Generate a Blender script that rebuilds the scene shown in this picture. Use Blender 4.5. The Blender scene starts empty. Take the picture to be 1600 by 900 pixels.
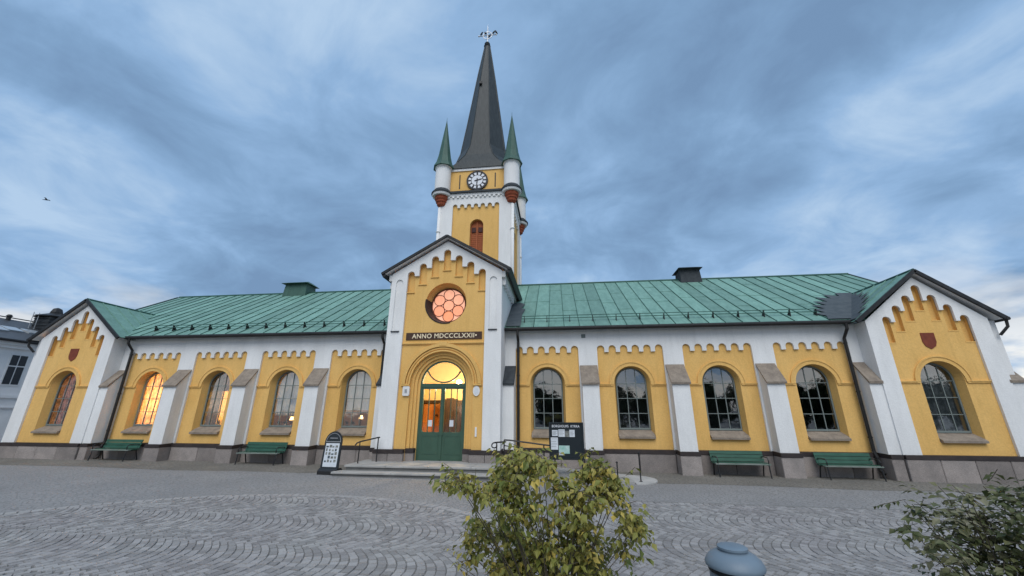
import bpy, math, random
from mathutils import Vector, Matrix, geometry
R = math.radians
rnd = random.Random(7)
scene = bpy.context.scene
col = scene.collection

# ------------------------------------------------------------------ camera
cam = bpy.data.cameras.new('camera'); camo = bpy.data.objects.new('camera', cam); col.objects.link(camo)
CX, CY, CZ, YAW, PITCH, ROLL, FPX = 4.1256, -14.5879, 1.9273, 0.120899, 0.312597, 0.002897, 600.446
cam.sensor_width = 36; cam.sensor_fit = 'HORIZONTAL'; cam.lens = 36 * FPX / 1600
cam.clip_start = .05; cam.clip_end = 3000
_f = Vector((-math.sin(YAW) * math.cos(PITCH), math.cos(YAW) * math.cos(PITCH), math.sin(PITCH)))
_r = Vector((math.cos(YAW), math.sin(YAW), 0)); _u = _r.cross(_f)
_r2 = math.cos(ROLL) * _r + math.sin(ROLL) * _u; _u2 = -math.sin(ROLL) * _r + math.cos(ROLL) * _u
camo.matrix_world = Matrix(((_r2.x, _u2.x, -_f.x, CX), (_r2.y, _u2.y, -_f.y, CY), (_r2.z, _u2.z, -_f.z, CZ), (0, 0, 0, 1)))
scene.camera = camo

# ------------------------------------------------------------------ sky
SUN_EL, SUN_AZ = R(50), R(174)          # azimuth from +Y clockwise; light comes from behind the camera
world = bpy.data.worlds.new('World'); scene.world = world; world.use_nodes = True
nt = world.node_tree; nt.nodes.clear()
def N(t, **k):
    n = nt.nodes.new(t)
    for a, b in k.items(): setattr(n, a, b)
    return n
def LK(a, b): nt.links.new(a, b)
def M(op, a, b=None, c=None):
    n = N('ShaderNodeMath', operation=op)
    for i, v in enumerate((a, b, c)):
        if v is None: continue
        if isinstance(v, (int, float)): n.inputs[i].default_value = v
        else: LK(v, n.inputs[i])
    return n.outputs[0]
tc = N('ShaderNodeTexCoord'); sx = N('ShaderNodeSeparateXYZ'); LK(tc.outputs['Generated'], sx.inputs[0])
zc = M('ADD', M('MAXIMUM', sx.outputs[2], 0), .22)
cx_ = M('DIVIDE', sx.outputs[0], zc); cy_ = M('DIVIDE', sx.outputs[1], zc)
cmb = N('ShaderNodeCombineXYZ'); LK(M('MULTIPLY', cx_, 1.0), cmb.inputs[0]); LK(M('MULTIPLY', cy_, 1.0), cmb.inputs[1])
def noise(scale, detail, rough, dist, off):
    mp = N('ShaderNodeMapping'); mp.inputs['Location'].default_value = off
    LK(cmb.outputs[0], mp.inputs[0])
    n = N('ShaderNodeTexNoise'); n.inputs['Scale'].default_value = scale; n.inputs['Detail'].default_value = detail
    n.inputs['Roughness'].default_value = rough; n.inputs['Distortion'].default_value = dist
    LK(mp.outputs[0], n.inputs['Vector']); return n.outputs['Fac']
n1 = noise(1.15, 6, .55, .6, (3.1, 1.7, 0)); n2 = noise(3.2, 6, .58, .5, (8.3, -2.2, 0)); n3 = noise(.5, 3, .5, .2, (1.2, 5.1, 0))
cl = M('ADD', M('ADD', M('MULTIPLY', n1, .52), M('MULTIPLY', n2, .34)), M('MULTIPLY', n3, .35))
ramp = N('ShaderNodeValToRGB'); LK(cl, ramp.inputs[0]); e = ramp.color_ramp.elements
e[0].position = .49; e[0].color = (.170, .282, .455, 1); e[1].position = .73; e[1].color = (.43, .585, .78, 1)
k = ramp.color_ramp.elements.new(.57); k.color = (.212, .352, .552, 1)
k = ramp.color_ramp.elements.new(.64); k.color = (.275, .44, .675, 1)
# breaks in the cloud low over the horizon
low = N('ShaderNodeMapRange'); low.inputs[1].default_value = .05; low.inputs[2].default_value = .30; low.inputs[3].default_value = 1; low.inputs[4].default_value = 0
LK(sx.outputs[2], low.inputs[0])
brk = N('ShaderNodeMapRange'); brk.inputs[1].default_value = .52; brk.inputs[2].default_value = .68
n4 = noise(1.6, 5, .55, .3, (5.4, 9.1, 0)); LK(M('ADD', n4, M('MULTIPLY', low.outputs[0], .17)), brk.inputs[0])
gap = M('MULTIPLY', M('MULTIPLY', low.outputs[0], brk.outputs[0]), .95)
mx = N('ShaderNodeMixRGB'); LK(gap, mx.inputs[0]); LK(ramp.outputs[0], mx.inputs[1]); mx.inputs[2].default_value = (.98, .95, .89, 1)
sky = N('ShaderNodeTexSky'); sky.sky_type = 'NISHITA'; sky.sun_disc = False; sky.sun_elevation = SUN_EL; sky.sun_rotation = SUN_AZ
sk = N('ShaderNodeMixRGB', blend_type='MULTIPLY'); sk.inputs[0].default_value = 1; LK(sky.outputs[0], sk.inputs[1]); sk.inputs[2].default_value = (.06, .06, .06, 1)
mx2 = N('ShaderNodeMixRGB'); mx2.inputs[0].default_value = .90; LK(sk.outputs[0], mx2.inputs[1]); LK(mx.outputs[0], mx2.inputs[2])
bg = N('ShaderNodeBackground'); LK(mx2.outputs[0], bg.inputs[0]); bg.inputs[1].default_value = .76
out = N('ShaderNodeOutputWorld'); LK(bg.outputs[0], out.inputs[0])

# ------------------------------------------------------------------ light and exposure
sl = bpy.data.lights.new('overcast_sun', 'SUN'); sl.energy = 1.5; sl.angle = R(50); sl.color = (1, .965, .91)
so = bpy.data.objects.new('overcast_sun', sl); col.objects.link(so)
sd = Vector((math.sin(SUN_AZ) * math.cos(SUN_EL), math.cos(SUN_AZ) * math.cos(SUN_EL), math.sin(SUN_EL)))
so.rotation_euler = sd.to_track_quat('Z', 'Y').to_euler(); so.location = (0, -30, 30)
vs = scene.view_settings; vs.view_transform = 'Standard'; vs.look = 'None'; vs.exposure = .58; vs.gamma = 1; vs.use_curve_mapping = False
scene.render.engine = 'CYCLES'
cy = scene.cycles; cy.use_denoising = True; cy.max_bounces = 8; cy.transparent_max_bounces = 12; cy.sample_clamp_indirect = 6; cy.caustics_reflective = False; cy.caustics_refractive = False

# ------------------------------------------------------------------ materials
def mat(name, c, c2=None, scale=3, rough=.85, bump=0, bscale=40, detail=4, metal=0, stretch=None, emis=None, estr=0, fine=0, spec=.3, objrand=0, attr=None, streak=0):
    m = bpy.data.materials.new(name); m.use_nodes = True; t = m.node_tree; b = t.nodes['Principled BSDF']
    b.inputs['Roughness'].default_value = rough; b.inputs['Metallic'].default_value = metal; b.inputs['Specular IOR Level'].default_value = spec
    g = t.nodes.new('ShaderNodeNewGeometry'); pos = g.outputs['Position']
    mp = t.nodes.new('ShaderNodeMapping'); t.links.new(pos, mp.inputs[0])
    if stretch: mp.inputs['Scale'].default_value = stretch
    def mixn(fac, a, bcol):
        n = t.nodes.new('ShaderNodeMixRGB'); t.links.new(fac, n.inputs[0])
        if isinstance(a, tuple): n.inputs[1].default_value = (*a, 1)
        else: t.links.new(a, n.inputs[1])
        if isinstance(bcol, tuple): n.inputs[2].default_value = (*bcol, 1)
        else: t.links.new(bcol, n.inputs[2])
        return n.outputs[0]
    cur = None
    if c2:
        n = t.nodes.new('ShaderNodeTexNoise'); n.inputs['Scale'].default_value = scale; n.inputs['Detail'].default_value = detail; n.inputs['Roughness'].default_value = .6
        t.links.new(mp.outputs[0], n.inputs['Vector'])
        mr = t.nodes.new('ShaderNodeMapRange'); mr.inputs[1].default_value = .32; mr.inputs[2].default_value = .68; t.links.new(n.outputs['Fac'], mr.inputs[0])
        cur = mixn(mr.outputs[0], c, c2)
    if fine:
        n = t.nodes.new('ShaderNodeTexNoise'); n.inputs['Scale'].default_value = bscale; n.inputs['Detail'].default_value = 3
        t.links.new(pos, n.inputs['Vector'])
        hs = t.nodes.new('ShaderNodeHueSaturation')
        mr = t.nodes.new('ShaderNodeMapRange'); mr.inputs[1].default_value = .3; mr.inputs[2].default_value = .7; mr.inputs[3].default_value = 1 - fine; mr.inputs[4].default_value = 1 + fine
        t.links.new(n.outputs['Fac'], mr.inputs[0]); t.links.new(mr.outputs[0], hs.inputs['Value'])
        if cur is None: hs.inputs['Color'].default_value = (*c, 1)
        else: t.links.new(cur, hs.inputs['Color'])
        cur = hs.outputs[0]
    if streak:
        mp2 = t.nodes.new('ShaderNodeMapping'); mp2.inputs['Scale'].default_value = (5, 5, .45); t.links.new(pos, mp2.inputs[0])
        n = t.nodes.new('ShaderNodeTexNoise'); n.inputs['Scale'].default_value = 1.6; n.inputs['Detail'].default_value = 6; n.inputs['Roughness'].default_value = .7; t.links.new(mp2.outputs[0], n.inputs['Vector'])
        mr = t.nodes.new('ShaderNodeMapRange'); mr.inputs[1].default_value = .50; mr.inputs[2].default_value = .72; mr.inputs[3].default_value = 1; mr.inputs[4].default_value = 1 - streak; t.links.new(n.outputs['Fac'], mr.inputs[0])
        hs = t.nodes.new('ShaderNodeHueSaturation'); t.links.new(mr.outputs[0], hs.inputs['Value']); t.links.new(cur, hs.inputs['Color']); cur = hs.outputs[0]
    if objrand or attr:
        hs = t.nodes.new('ShaderNodeHueSaturation'); mr = t.nodes.new('ShaderNodeMapRange'); mr.inputs[3].default_value = 1 - (objrand or .24); mr.inputs[4].default_value = 1 + (objrand or .22)
        if attr: a = t.nodes.new('ShaderNodeAttribute'); a.attribute_name = attr; t.links.new(a.outputs['Fac'], mr.inputs[0])
        else: o = t.nodes.new('ShaderNodeObjectInfo'); t.links.new(o.outputs['Random'], mr.inputs[0])
        t.links.new(mr.outputs[0], hs.inputs['Value'])
        if cur is None: hs.inputs['Color'].default_value = (*c, 1)
        else: t.links.new(cur, hs.inputs['Color'])
        cur = hs.outputs[0]
    if cur is None: b.inputs['Base Color'].default_value = (*c, 1)
    else: t.links.new(cur, b.inputs['Base Color'])
    if bump:
        n = t.nodes.new('ShaderNodeTexNoise'); n.inputs['Scale'].default_value = bscale; n.inputs['Detail'].default_value = 5
        t.links.new(pos, n.inputs['Vector']); bp = t.nodes.new('ShaderNodeBump'); bp.inputs['Strength'].default_value = bump; bp.inputs['Distance'].default_value = .02
        t.links.new(n.outputs['Fac'], bp.inputs['Height']); t.links.new(bp.outputs[0], b.inputs['Normal'])
    if emis: b.inputs['Emission Color'].default_value = (*emis, 1); b.inputs['Emission Strength'].default_value = estr
    return m
WHITE = mat('white_limewash', (.80, .80, .79), (.70, .70, .69), 1.6, .9, .25, 25, stretch=(1, 1, .35), fine=.04, streak=.06)
YEL = mat('yellow_limewash', (.78, .485, .165), (.70, .42, .13), 1.3, .9, .3, 22, stretch=(1, 1, .5), fine=.06, streak=.10)
SAND = mat('sandstone', (.30, .25, .20), (.20, .165, .135), 5, .9, .4, 30, fine=.12)
GRAN = mat('granite', (.30, .262, .242), (.21, .188, .176), 2.2, .8, .3, 60, fine=.2, objrand=.22)
BAND = mat('dark_band', (.05, .038, .036), (.03, .025, .025), 4, .6, .2, 30)
COP = mat('green_roof_paint', (.185, .335, .28), (.13, .25, .208), 2.4, .55, .12, 12, fine=.10, objrand=.17, stretch=(2.2, .7, .7), detail=7)
SEAM = mat('green_roof_seam', (.045, .125, .10), (.03, .09, .072), 3, .5)
TURR = mat('copper_verdigris', (.058, .125, .098), (.04, .088, .07), 2.5, .55, .1, 20, stretch=(3, 3, .4))
SPIRE = mat('spire_sheet', (.022, .027, .029), (.044, .052, .053), 3.5, .5, .15, 14, stretch=(4, 4, .22), fine=.1)
BLK = mat('black_sheet', (.014, .015, .016), (.03, .031, .033), 5, .5)
FELT = mat('valley_felt', (.055, .068, .078), (.085, .10, .108), 4, .8, .3, 30)
TAR = mat('roofing_felt', (.030, .036, .042), (.055, .062, .068), 6, .85, .3, 40)
RED = mat('red_brick_paint', (.33, .085, .04), (.25, .06, .03), 6, .85, .2, 40)
LOUV = mat('louvre_paint', (.42, .13, .05), (.34, .10, .04), 8, .7, stretch=(1, 1, 6))
FRAME = mat('window_paint', (.17, .20, .19), None, rough=.5, spec=.4)
DOORG = mat('door_green', (.05, .105, .072), (.042, .088, .06), 3, .4, .08, 40, spec=.4)
BENCH = mat('bench_green', (.034, .112, .075), (.022, .075, .05), 9, .45, stretch=(.3, 1, 1))
BENCHL = mat('bench_pale_slat', (.26, .28, .26), (.12, .17, .14), 9, .6, stretch=(.3, 1, 1))  # paler, greyer tone for the front seat slat
IRON = mat('black_iron', (.012, .012, .013), None, rough=.45, spec=.5)
PIPE = mat('downpipe_paint', (.014, .015, .016), (.028, .026, .025), 3, .5)
BOARD = mat('board_black', (.012, .018, .022), None, rough=.35, spec=.5)
PAPER = mat('paper', (.68, .71, .74), (.58, .62, .66), 12, .8)
PRINT = mat('print_dark', (.10, .13, .15), (.03, .035, .04), 60, .8)
PRINTG = mat('print_green', (.25, .48, .40), (.5, .62, .6), 9, .8)
PRINTP = mat('print_photo', (.32, .33, .30), (.10, .10, .09), 14, .8)
GOLD = mat('cream_letters', (.85, .72, .50), None, rough=.5)
INSC = mat('inscription_ground', (.085, .045, .03), (.05, .028, .02), 5, .7)
CLKW = mat('clock_white', (.72, .74, .78), None, rough=.5)
CLKD = mat('clock_dark', (.012, .014, .022), None, rough=.4)
SILV = mat('galvanised', (.50, .50, .50), (.38, .38, .38), 8, .35, metal=.8)
CONC = mat('step_stone', (.40, .39, .37), (.29, .285, .27), 2, .9, .3, 50, fine=.12)
WOODI = mat('inner_door_wood', (.50, .20, .045), (.36, .13, .03), 3, .6, stretch=(8, 8, .6))
WOODB = mat('brown_panelling', (.05, .029, .017), (.03, .017, .010), 4, .6, stretch=(9, 9, .4))
WARMW = mat('vestibule_wall', (.80, .62, .32), (.74, .56, .27), 2, .9)
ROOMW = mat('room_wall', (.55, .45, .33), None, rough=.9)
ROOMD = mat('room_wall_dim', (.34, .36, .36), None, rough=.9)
STONE = mat('sett_stone', (.292, .286, .278), (.262, .250, .248), .7, .8, .4, 70, fine=.14, attr='tone')
STONEI = STONE
SHIELD = mat('shield_paint', (.22, .055, .03), (.16, .04, .025), 8, .8)
BINB = mat('bin_lacquer', (.16, .215, .265), (.135, .185, .235), 4, .5, spec=.5)
BINK = mat('bin_dark', (.015, .018, .022), None, rough=.5)
BARK = mat('bark', (.09, .075, .05), (.05, .042, .03), 12, .9, .4, 30)
HWALL = mat('house_wall', (.80, .80, .80), (.72, .72, .72), 2, .9, .2, 30)
HROOF = mat('house_slate', (.045, .05, .058), (.075, .08, .088), 3, .5, stretch=(1, 1, 5))
HGLASS = mat('house_glass', (.02, .024, .03), None, rough=.12, spec=.6)
SKYL = mat('skylight_glass', (.35, .38, .40), None, rough=.15, spec=.6)
TILE = mat('red_tile', (.30, .08, .05), (.22, .06, .04), 6, .8)
FEATH = mat('dark_feathers', (.012, .012, .014), None, rough=.6)
LAMP = mat('lamp_shade', (.9, .7, .4), emis=(1, .62, .25), estr=3.5)
BULB = mat('ceiling_lamp', (.9, .8, .6), emis=(1, .80, .50), estr=14)
def glassmat(name, tint, refl, bumpy=.012):
    m = bpy.data.materials.new(name); m.use_nodes = True; t = m.node_tree; t.nodes.clear()
    o = t.nodes.new('ShaderNodeOutputMaterial'); mx = t.nodes.new('ShaderNodeMixShader'); tr = t.nodes.new('ShaderNodeBsdfTransparent'); gl = t.nodes.new('ShaderNodeBsdfGlossy')
    tr.inputs[0].default_value = (*tint, 1); gl.inputs['Roughness'].default_value = .03; gl.inputs[0].default_value = (.95, .97, 1, 1)
    fr = t.nodes.new('ShaderNodeFresnel'); fr.inputs[0].default_value = 1.5
    mr = t.nodes.new('ShaderNodeMapRange'); mr.inputs[1].default_value = 0; mr.inputs[2].default_value = 1; mr.inputs[3].default_value = refl; mr.inputs[4].default_value = 1
    g = t.nodes.new('ShaderNodeNewGeometry'); n = t.nodes.new('ShaderNodeTexNoise'); n.inputs['Scale'].default_value = 4; n.inputs['Detail'].default_value = 2
    bp = t.nodes.new('ShaderNodeBump'); bp.inputs['Strength'].default_value = bumpy * 3; bp.inputs['Distance'].default_value = .05
    t.links.new(g.outputs['Position'], n.inputs['Vector']); t.links.new(n.outputs['Fac'], bp.inputs['Height']); t.links.new(bp.outputs[0], gl.inputs['Normal'])
    t.links.new(fr.outputs[0], mr.inputs[0]); t.links.new(mr.outputs[0], mx.inputs[0]); t.links.new(tr.outputs[0], mx.inputs[1]); t.links.new(gl.outputs[0], mx.inputs[2]); t.links.new(mx.outputs[0], o.inputs[0])
    return m
GLASS = glassmat('window_glass', (.88, .93, .93), .19)
GLASSD = glassmat('door_glass', (.93, .93, .9), .05, .01)
def curtain(name, c, transl, c2=None):
    m = bpy.data.materials.new(name); m.use_nodes = True; t = m.node_tree; t.nodes.clear()
    o = t.nodes.new('ShaderNodeOutputMaterial'); mx = t.nodes.new('ShaderNodeMixShader'); mx.inputs[0].default_value = transl
    d = t.nodes.new('ShaderNodeBsdfDiffuse'); tr = t.nodes.new('ShaderNodeBsdfTranslucent')
    g = t.nodes.new('ShaderNodeNewGeometry'); n = t.nodes.new('ShaderNodeTexNoise'); n.inputs['Scale'].default_value = 7; n.inputs['Detail'].default_value = 6; n.inputs['Roughness'].default_value = .65
    mp = t.nodes.new('ShaderNodeMapping'); mp.inputs['Scale'].default_value = (1.6, 1, .8); t.links.new(g.outputs['Position'], mp.inputs[0]); t.links.new(mp.outputs[0], n.inputs['Vector'])
    r = t.nodes.new('ShaderNodeValToRGB'); r.color_ramp.elements[0].position = .38; r.color_ramp.elements[1].position = .62
    r.color_ramp.elements[0].color = (*(c2 or c), 1); r.color_ramp.elements[1].color = (*c, 1)
    t.links.new(n.outputs['Fac'], r.inputs[0]); t.links.new(r.outputs[0], d.inputs[0]); t.links.new(r.outputs[0], tr.inputs[0])
    t.links.new(d.outputs[0], mx.inputs[1]); t.links.new(tr.outputs[0], mx.inputs[2]); t.links.new(mx.outputs[0], o.inputs[0]); return m
CURW = curtain('white_curtain', (.90, .90, .89), .10, (.80, .81, .81))
CURO = curtain('patterned_curtain', (.90, .80, .62), .75, (.62, .34, .20))
CURR = curtain('red_brown_curtain', (.62, .42, .34), .45, (.17, .065, .05))
CURG = curtain('lilac_grey_curtain', (.38, .34, .36), .12, (.16, .13, .14))
CURK = curtain('grey_curtain', (.34, .35, .36), .12, (.16, .17, .175))
def rosemat(name, c, s):
    m = mat(name, (.6, .25, .15), rough=.3, emis=c, estr=s); t = m.node_tree; b = t.nodes['Principled BSDF']
    n = t.nodes.new('ShaderNodeTexNoise'); n.inputs['Scale'].default_value = 9; g = t.nodes.new('ShaderNodeNewGeometry'); t.links.new(g.outputs['Position'], n.inputs['Vector'])
    mr = t.nodes.new('ShaderNodeMapRange'); mr.inputs[1].default_value = .3; mr.inputs[2].default_value = .7; mr.inputs[3].default_value = s * .9; mr.inputs[4].default_value = s * 1.1
    t.links.new(n.outputs['Fac'], mr.inputs[0]); t.links.new(mr.outputs[0], b.inputs['Emission Strength']); return m
ROSE = [rosemat('lit_rose_pane_a', (1, .43, .26), .50), rosemat('lit_rose_pane_b', (1, .38, .21), .46), rosemat('lit_rose_pane_c', (1, .48, .31), .52), rosemat('lit_rose_pane_d', (1, .33, .14), .47)]
ROSEB = rosemat('lit_rose_ground', (1, .52, .36), .52)
LEAD = mat('rose_bars', (.16, .045, .025), None, rough=.6)

# ------------------------------------------------------------------ mesh helpers
class MB:
    def __init__(s): s.v = []; s.f = []
    def add(s, vs_, fs):
        o = len(s.v); s.v += [tuple(p) for p in vs_]; s.f += [tuple(i + o for i in f) for f in fs]; return s
    def box(s, x0, x1, y0, y1, z0, z1):
        return s.add([(x0, y0, z0), (x1, y0, z0), (x1, y1, z0), (x0, y1, z0), (x0, y0, z1), (x1, y0, z1), (x1, y1, z1), (x0, y1, z1)],
                     [(0, 3, 2, 1), (4, 5, 6, 7), (0, 1, 5, 4), (1, 2, 6, 5), (2, 3, 7, 6), (3, 0, 4, 7)])
    def hexa(s, p):  # 8 points, same order as box
        return s.add(p, [(0, 3, 2, 1), (4, 5, 6, 7), (0, 1, 5, 4), (1, 2, 6, 5), (2, 3, 7, 6), (3, 0, 4, 7)])
    def cbox(s, x0, x1, y0, y1, z0, z1, c=.012):     # box with a chamfered -Y face
        s.box(x0, x1, y0 + c, y1, z0, z1)
        a = [(x0, y0 + c, z0), (x1, y0 + c, z0), (x1, y0 + c, z1), (x0, y0 + c, z1), (x0 + c, y0, z0 + c), (x1 - c, y0, z0 + c), (x1 - c, y0, z1 - c), (x0 + c, y0, z1 - c)]
        return s.add(a, [(4, 5, 6, 7), (0, 1, 5, 4), (1, 2, 6, 5), (2, 3, 7, 6), (3, 0, 4, 7)])
    def tube(s, pts, r, n=8, cap=True):
        pts = [Vector(p) for p in pts]; rs = r if isinstance(r, (list, tuple)) else [r] * len(pts); o = len(s.v); ref = None
        for i, p in enumerate(pts):
            d = (pts[min(i + 1, len(pts) - 1)] - pts[max(i - 1, 0)]).normalized()
            a = Vector((0, 0, 1)) if abs(d.z) < .95 else Vector((1, 0, 0))
            if ref is not None: a = ref
            u = (a - d * a.dot(d)).normalized(); w = d.cross(u); ref = u
            for k_ in range(n):
                t = 2 * math.pi * k_ / n; s.v.append(tuple(p + (u * math.cos(t) + w * math.sin(t)) * rs[i]))
        for i in range(len(pts) - 1):
            for k_ in range(n):
                a, b = o + i * n + k_, o + i * n + (k_ + 1) % n; s.f.append((a, b, b + n, a + n))
        if cap:
            s.f.append(tuple(o + k_ for k_ in range(n))[::-1]); s.f.append(tuple(o + (len(pts) - 1) * n + k_ for k_ in range(n)))
        return s
    def lathe(s, prof, c=(0, 0, 0), n=24):
        o = len(s.v)
        for r, z in prof:
            for k_ in range(n):
                t = 2 * math.pi * k_ / n; s.v.append((c[0] + r * math.cos(t), c[1] + r * math.sin(t), c[2] + z))
        for i in range(len(prof) - 1):
            for k_ in range(n):
                a, b = o + i * n + k_, o + i * n + (k_ + 1) % n; s.f.append((a, b, b + n, a + n))
        s.f.append(tuple(o + (len(prof) - 1) * n + k_ for k_ in range(n))); s.f.append(tuple(o + k_ for k_ in range(n))[::-1]); return s
    def plate(s, outer, holes, y0, y1, back=True, outer_sides=True, holes_back=None):
        loops = [outer] + list(holes)
        V3 = [[Vector((p[0], p[1], 0)) for p in l] for l in loops]
        tri = geometry.tessellate_polygon(V3); flat = [p for l in loops for p in l]
        hb = holes_back or holes; flatb = [p for l in [outer] + list(hb) for p in l]
        o = len(s.v); n = len(flat)
        s.v += [(p[0], y0, p[1]) for p in flat] + [(p[0], y1, p[1]) for p in flatb]
        for a, b, c in tri:
            P = [flat[i] for i in (a, b, c)]
            ar = (P[1][0] - P[0][0]) * (P[2][1] - P[0][1]) - (P[2][0] - P[0][0]) * (P[1][1] - P[0][1])
            t = (a, b, c) if ar > 0 else (a, c, b)
            s.f.append(tuple(o + i for i in t))
            if back: s.f.append(tuple(o + n + i for i in t[::-1]))
        i0 = 0
        for li, l in enumerate(loops):
            m_ = len(l)
            area = sum(l[j][0] * l[(j + 1) % m_][1] - l[(j + 1) % m_][0] * l[j][1] for j in range(m_))
            flip = (area > 0) == (li == 0)
            if li > 0 or outer_sides:
                for j in range(m_):
                    a, b = o + i0 + j, o + i0 + (j + 1) % m_
                    s.f.append((a, a + n, b + n, b) if flip else (a, b, b + n, a + n))
            i0 += m_
        return s
    def build(s, name, m, parent=None, loc=None, smooth=False, **props):
        me = bpy.data.meshes.new(name); me.from_pydata(s.v, [], s.f); me.validate(clean_customdata=False); me.update()
        ob = bpy.data.objects.new(name, me); col.objects.link(ob); me.materials.append(m)
        if parent: ob.parent = parent
        if loc: ob.location = loc
        if smooth:
            me.polygons.foreach_set('use_smooth', [True] * len(me.polygons))
        for a, b in props.items(): ob[a] = b
        return ob
def smooth_angle(ob, deg=35):
    me = ob.data
    me.polygons.foreach_set('use_smooth', [True] * len(me.polygons))
    try: me.set_sharp_from_angle(angle=R(deg))
    except Exception: pass
def thing(name, label, cat, loc=(0, 0, 0), group=None, rz=0):
    o = bpy.data.objects.new(name, None); col.objects.link(o); o.location = loc; o.rotation_euler.z = rz; o.empty_display_size = .2
    o['label'] = label; o['category'] = cat
    if group: o['group'] = group
    return o
def copy_tree(o, parent=None, loc=None):
    c = o.copy(); col.objects.link(c); c.parent = parent
    if loc is not None: c.location = loc
    for ch in list(o.children): copy_tree(ch, c)
    return c
def arch(cx, h, zb, zs, n=14, r=None):       # closed loop, counter-clockwise, semicircular top
    r = r or h
    p = [(cx - h, zb), (cx + h, zb)]
    return p + [(cx + r * math.cos(math.pi * i / n), zs + r * math.sin(math.pi * i / n)) for i in range(n + 1)]
def circ(cx, cz, r, n=40): return [(cx + r * math.cos(2 * math.pi * i / n), cz + r * math.sin(2 * math.pi * i / n)) for i in range(n)]
def ringarc(mb, cx, cz, r0, r1, y0, y1, a0=0, a1=180, n=24):   # solid arch ring, front y0
    pts = []
    for i in range(n + 1):
        t = R(a0 + (a1 - a0) * i / n); c, s_ = math.cos(t), math.sin(t)
        pts.append([(cx + r * c, y, cz + r * s_) for r, y in ((r0, y0), (r1, y0), (r1, y1), (r0, y1))])
    o = len(mb.v)
    for q in pts: mb.v += q
    for i in range(n):
        for k_ in range(4):
            a, b = o + 4 * i + k_, o + 4 * i + (k_ + 1) % 4; mb.f.append((a, a + 4, b + 4, b))
    mb.f.append((o, o + 1, o + 2, o + 3)); e_ = o + 4 * n; mb.f.append((e_ + 3, e_ + 2, e_ + 1, e_))
    return mb
def text_mesh(name, body, size, m, parent, loc, rot=(R(90), 0, 0), extrude=.004, bold=.0, sx_=1):
    cu = bpy.data.curves.new(name, 'FONT'); cu.body = body; cu.size = size; cu.extrude = extrude; cu.offset = bold; cu.align_x = 'CENTER'; cu.space_character = 1.07; cu.resolution_u = 3
    t = bpy.data.objects.new(name, cu); col.objects.link(t); bpy.context.view_layer.update()
    me = bpy.data.meshes.new_from_object(t.evaluated_get(bpy.context.evaluated_depsgraph_get()))
    bpy.data.objects.remove(t); me.name = name; me.materials.clear(); me.materials.append(m)
    ob = bpy.data.objects.new(name, me); col.objects.link(ob); ob.parent = parent; ob.location = loc; ob.rotation_euler = rot; ob.scale = (sx_, 1, 1); return ob
def gz(x): return .085 - .005 * max(-20, min(20, x))

# ------------------------------------------------------------------ ground
G0 = MB()
xs = [-1500, -200, -60, -20, 20, 60, 200, 1500]
for x in xs:
    for y in (-1500, 1500): G0.v.append((x, y, gz(x)))
for i in range(len(xs) - 1): G0.f.append((2 * i, 2 * i + 2, 2 * i + 3, 2 * i + 1))
def pavemat(name, c, c2, vs_, strength, fine=.12):
    m = mat(name, c, c2, .55, .85, 0, 60, fine=fine); t = m.node_tree; b = t.nodes['Principled BSDF']
    g = t.nodes.new('ShaderNodeNewGeometry'); v = t.nodes.new('ShaderNodeTexVoronoi'); v.feature = 'DISTANCE_TO_EDGE'; v.inputs['Scale'].default_value = vs_
    t.links.new(g.outputs['Position'], v.inputs['Vector'])
    mr = t.nodes.new('ShaderNodeMapRange'); mr.inputs[1].default_value = 0; mr.inputs[2].default_value = .12; t.links.new(v.outputs['Distance'], mr.inputs[0])
    n = t.nodes.new('ShaderNodeTexNoise'); n.inputs['Scale'].default_value = 30; n.inputs['Detail'].default_value = 6; t.links.new(g.outputs['Position'], n.inputs['Vector'])
    ad = t.nodes.new('ShaderNodeMath'); ad.operation = 'ADD'; t.links.new(mr.outputs[0], ad.inputs[0]); t.links.new(n.outputs['Fac'], ad.inputs[1])
    bp = t.nodes.new('ShaderNodeBump'); bp.inputs['Strength'].default_value = strength; bp.inputs['Distance'].default_value = .012
    t.links.new(ad.outputs[0], bp.inputs['Height']); t.links.new(bp.outputs[0], b.inputs['Normal'])
    src = b.inputs['Base Color'].links[0].from_socket; mm = t.nodes.new('ShaderNodeMixRGB'); t.links.new(mr.outputs[0], mm.inputs[0]); t.links.new(src, mm.inputs[2])
    mm.inputs[1].default_value = (*[q * .62 for q in c], 1); t.links.new(mm.outputs[0], b.inputs['Base Color'])
    return m
PAVE = pavemat('smooth_paving', (.29, .285, .28), (.24, .236, .234), 10, .6, .14)
COBB = pavemat('cobble_strip', (.225, .21, .185), (.16, .15, .132), 7.5, .9, .25)
BEDM = mat('joint_sand', (.19, .186, .178), (.15, .147, .14), 4, .95, .3, 80)
ground = G0.build('ground', PAVE, kind='structure')
def sheet(name, loop, m, dz, **p):
    s = MB(); s.v = [(x, y, gz(x) + dz) for x, y in loop]; s.f = [tuple(range(len(loop)))]; return s.build(name, m, **p)
cob = MB()
for i in range(20):
    xa, xb = -20 + 2 * i, -18 + 2 * i
    def ye(x): return -2.35 + .12 * math.sin(x * .9) + (.0 if abs(x) > 3.2 else .9)
    cob.add([(xa, ye(xa), gz(xa) + .004), (xb, ye(xb), gz(xb) + .004), (xb, .2, gz(xb) + .004), (xa, .2, gz(xa) + .004)], [(0, 1, 2, 3)])
cob.build('cobble_strip', COBB, kind='structure')
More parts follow.
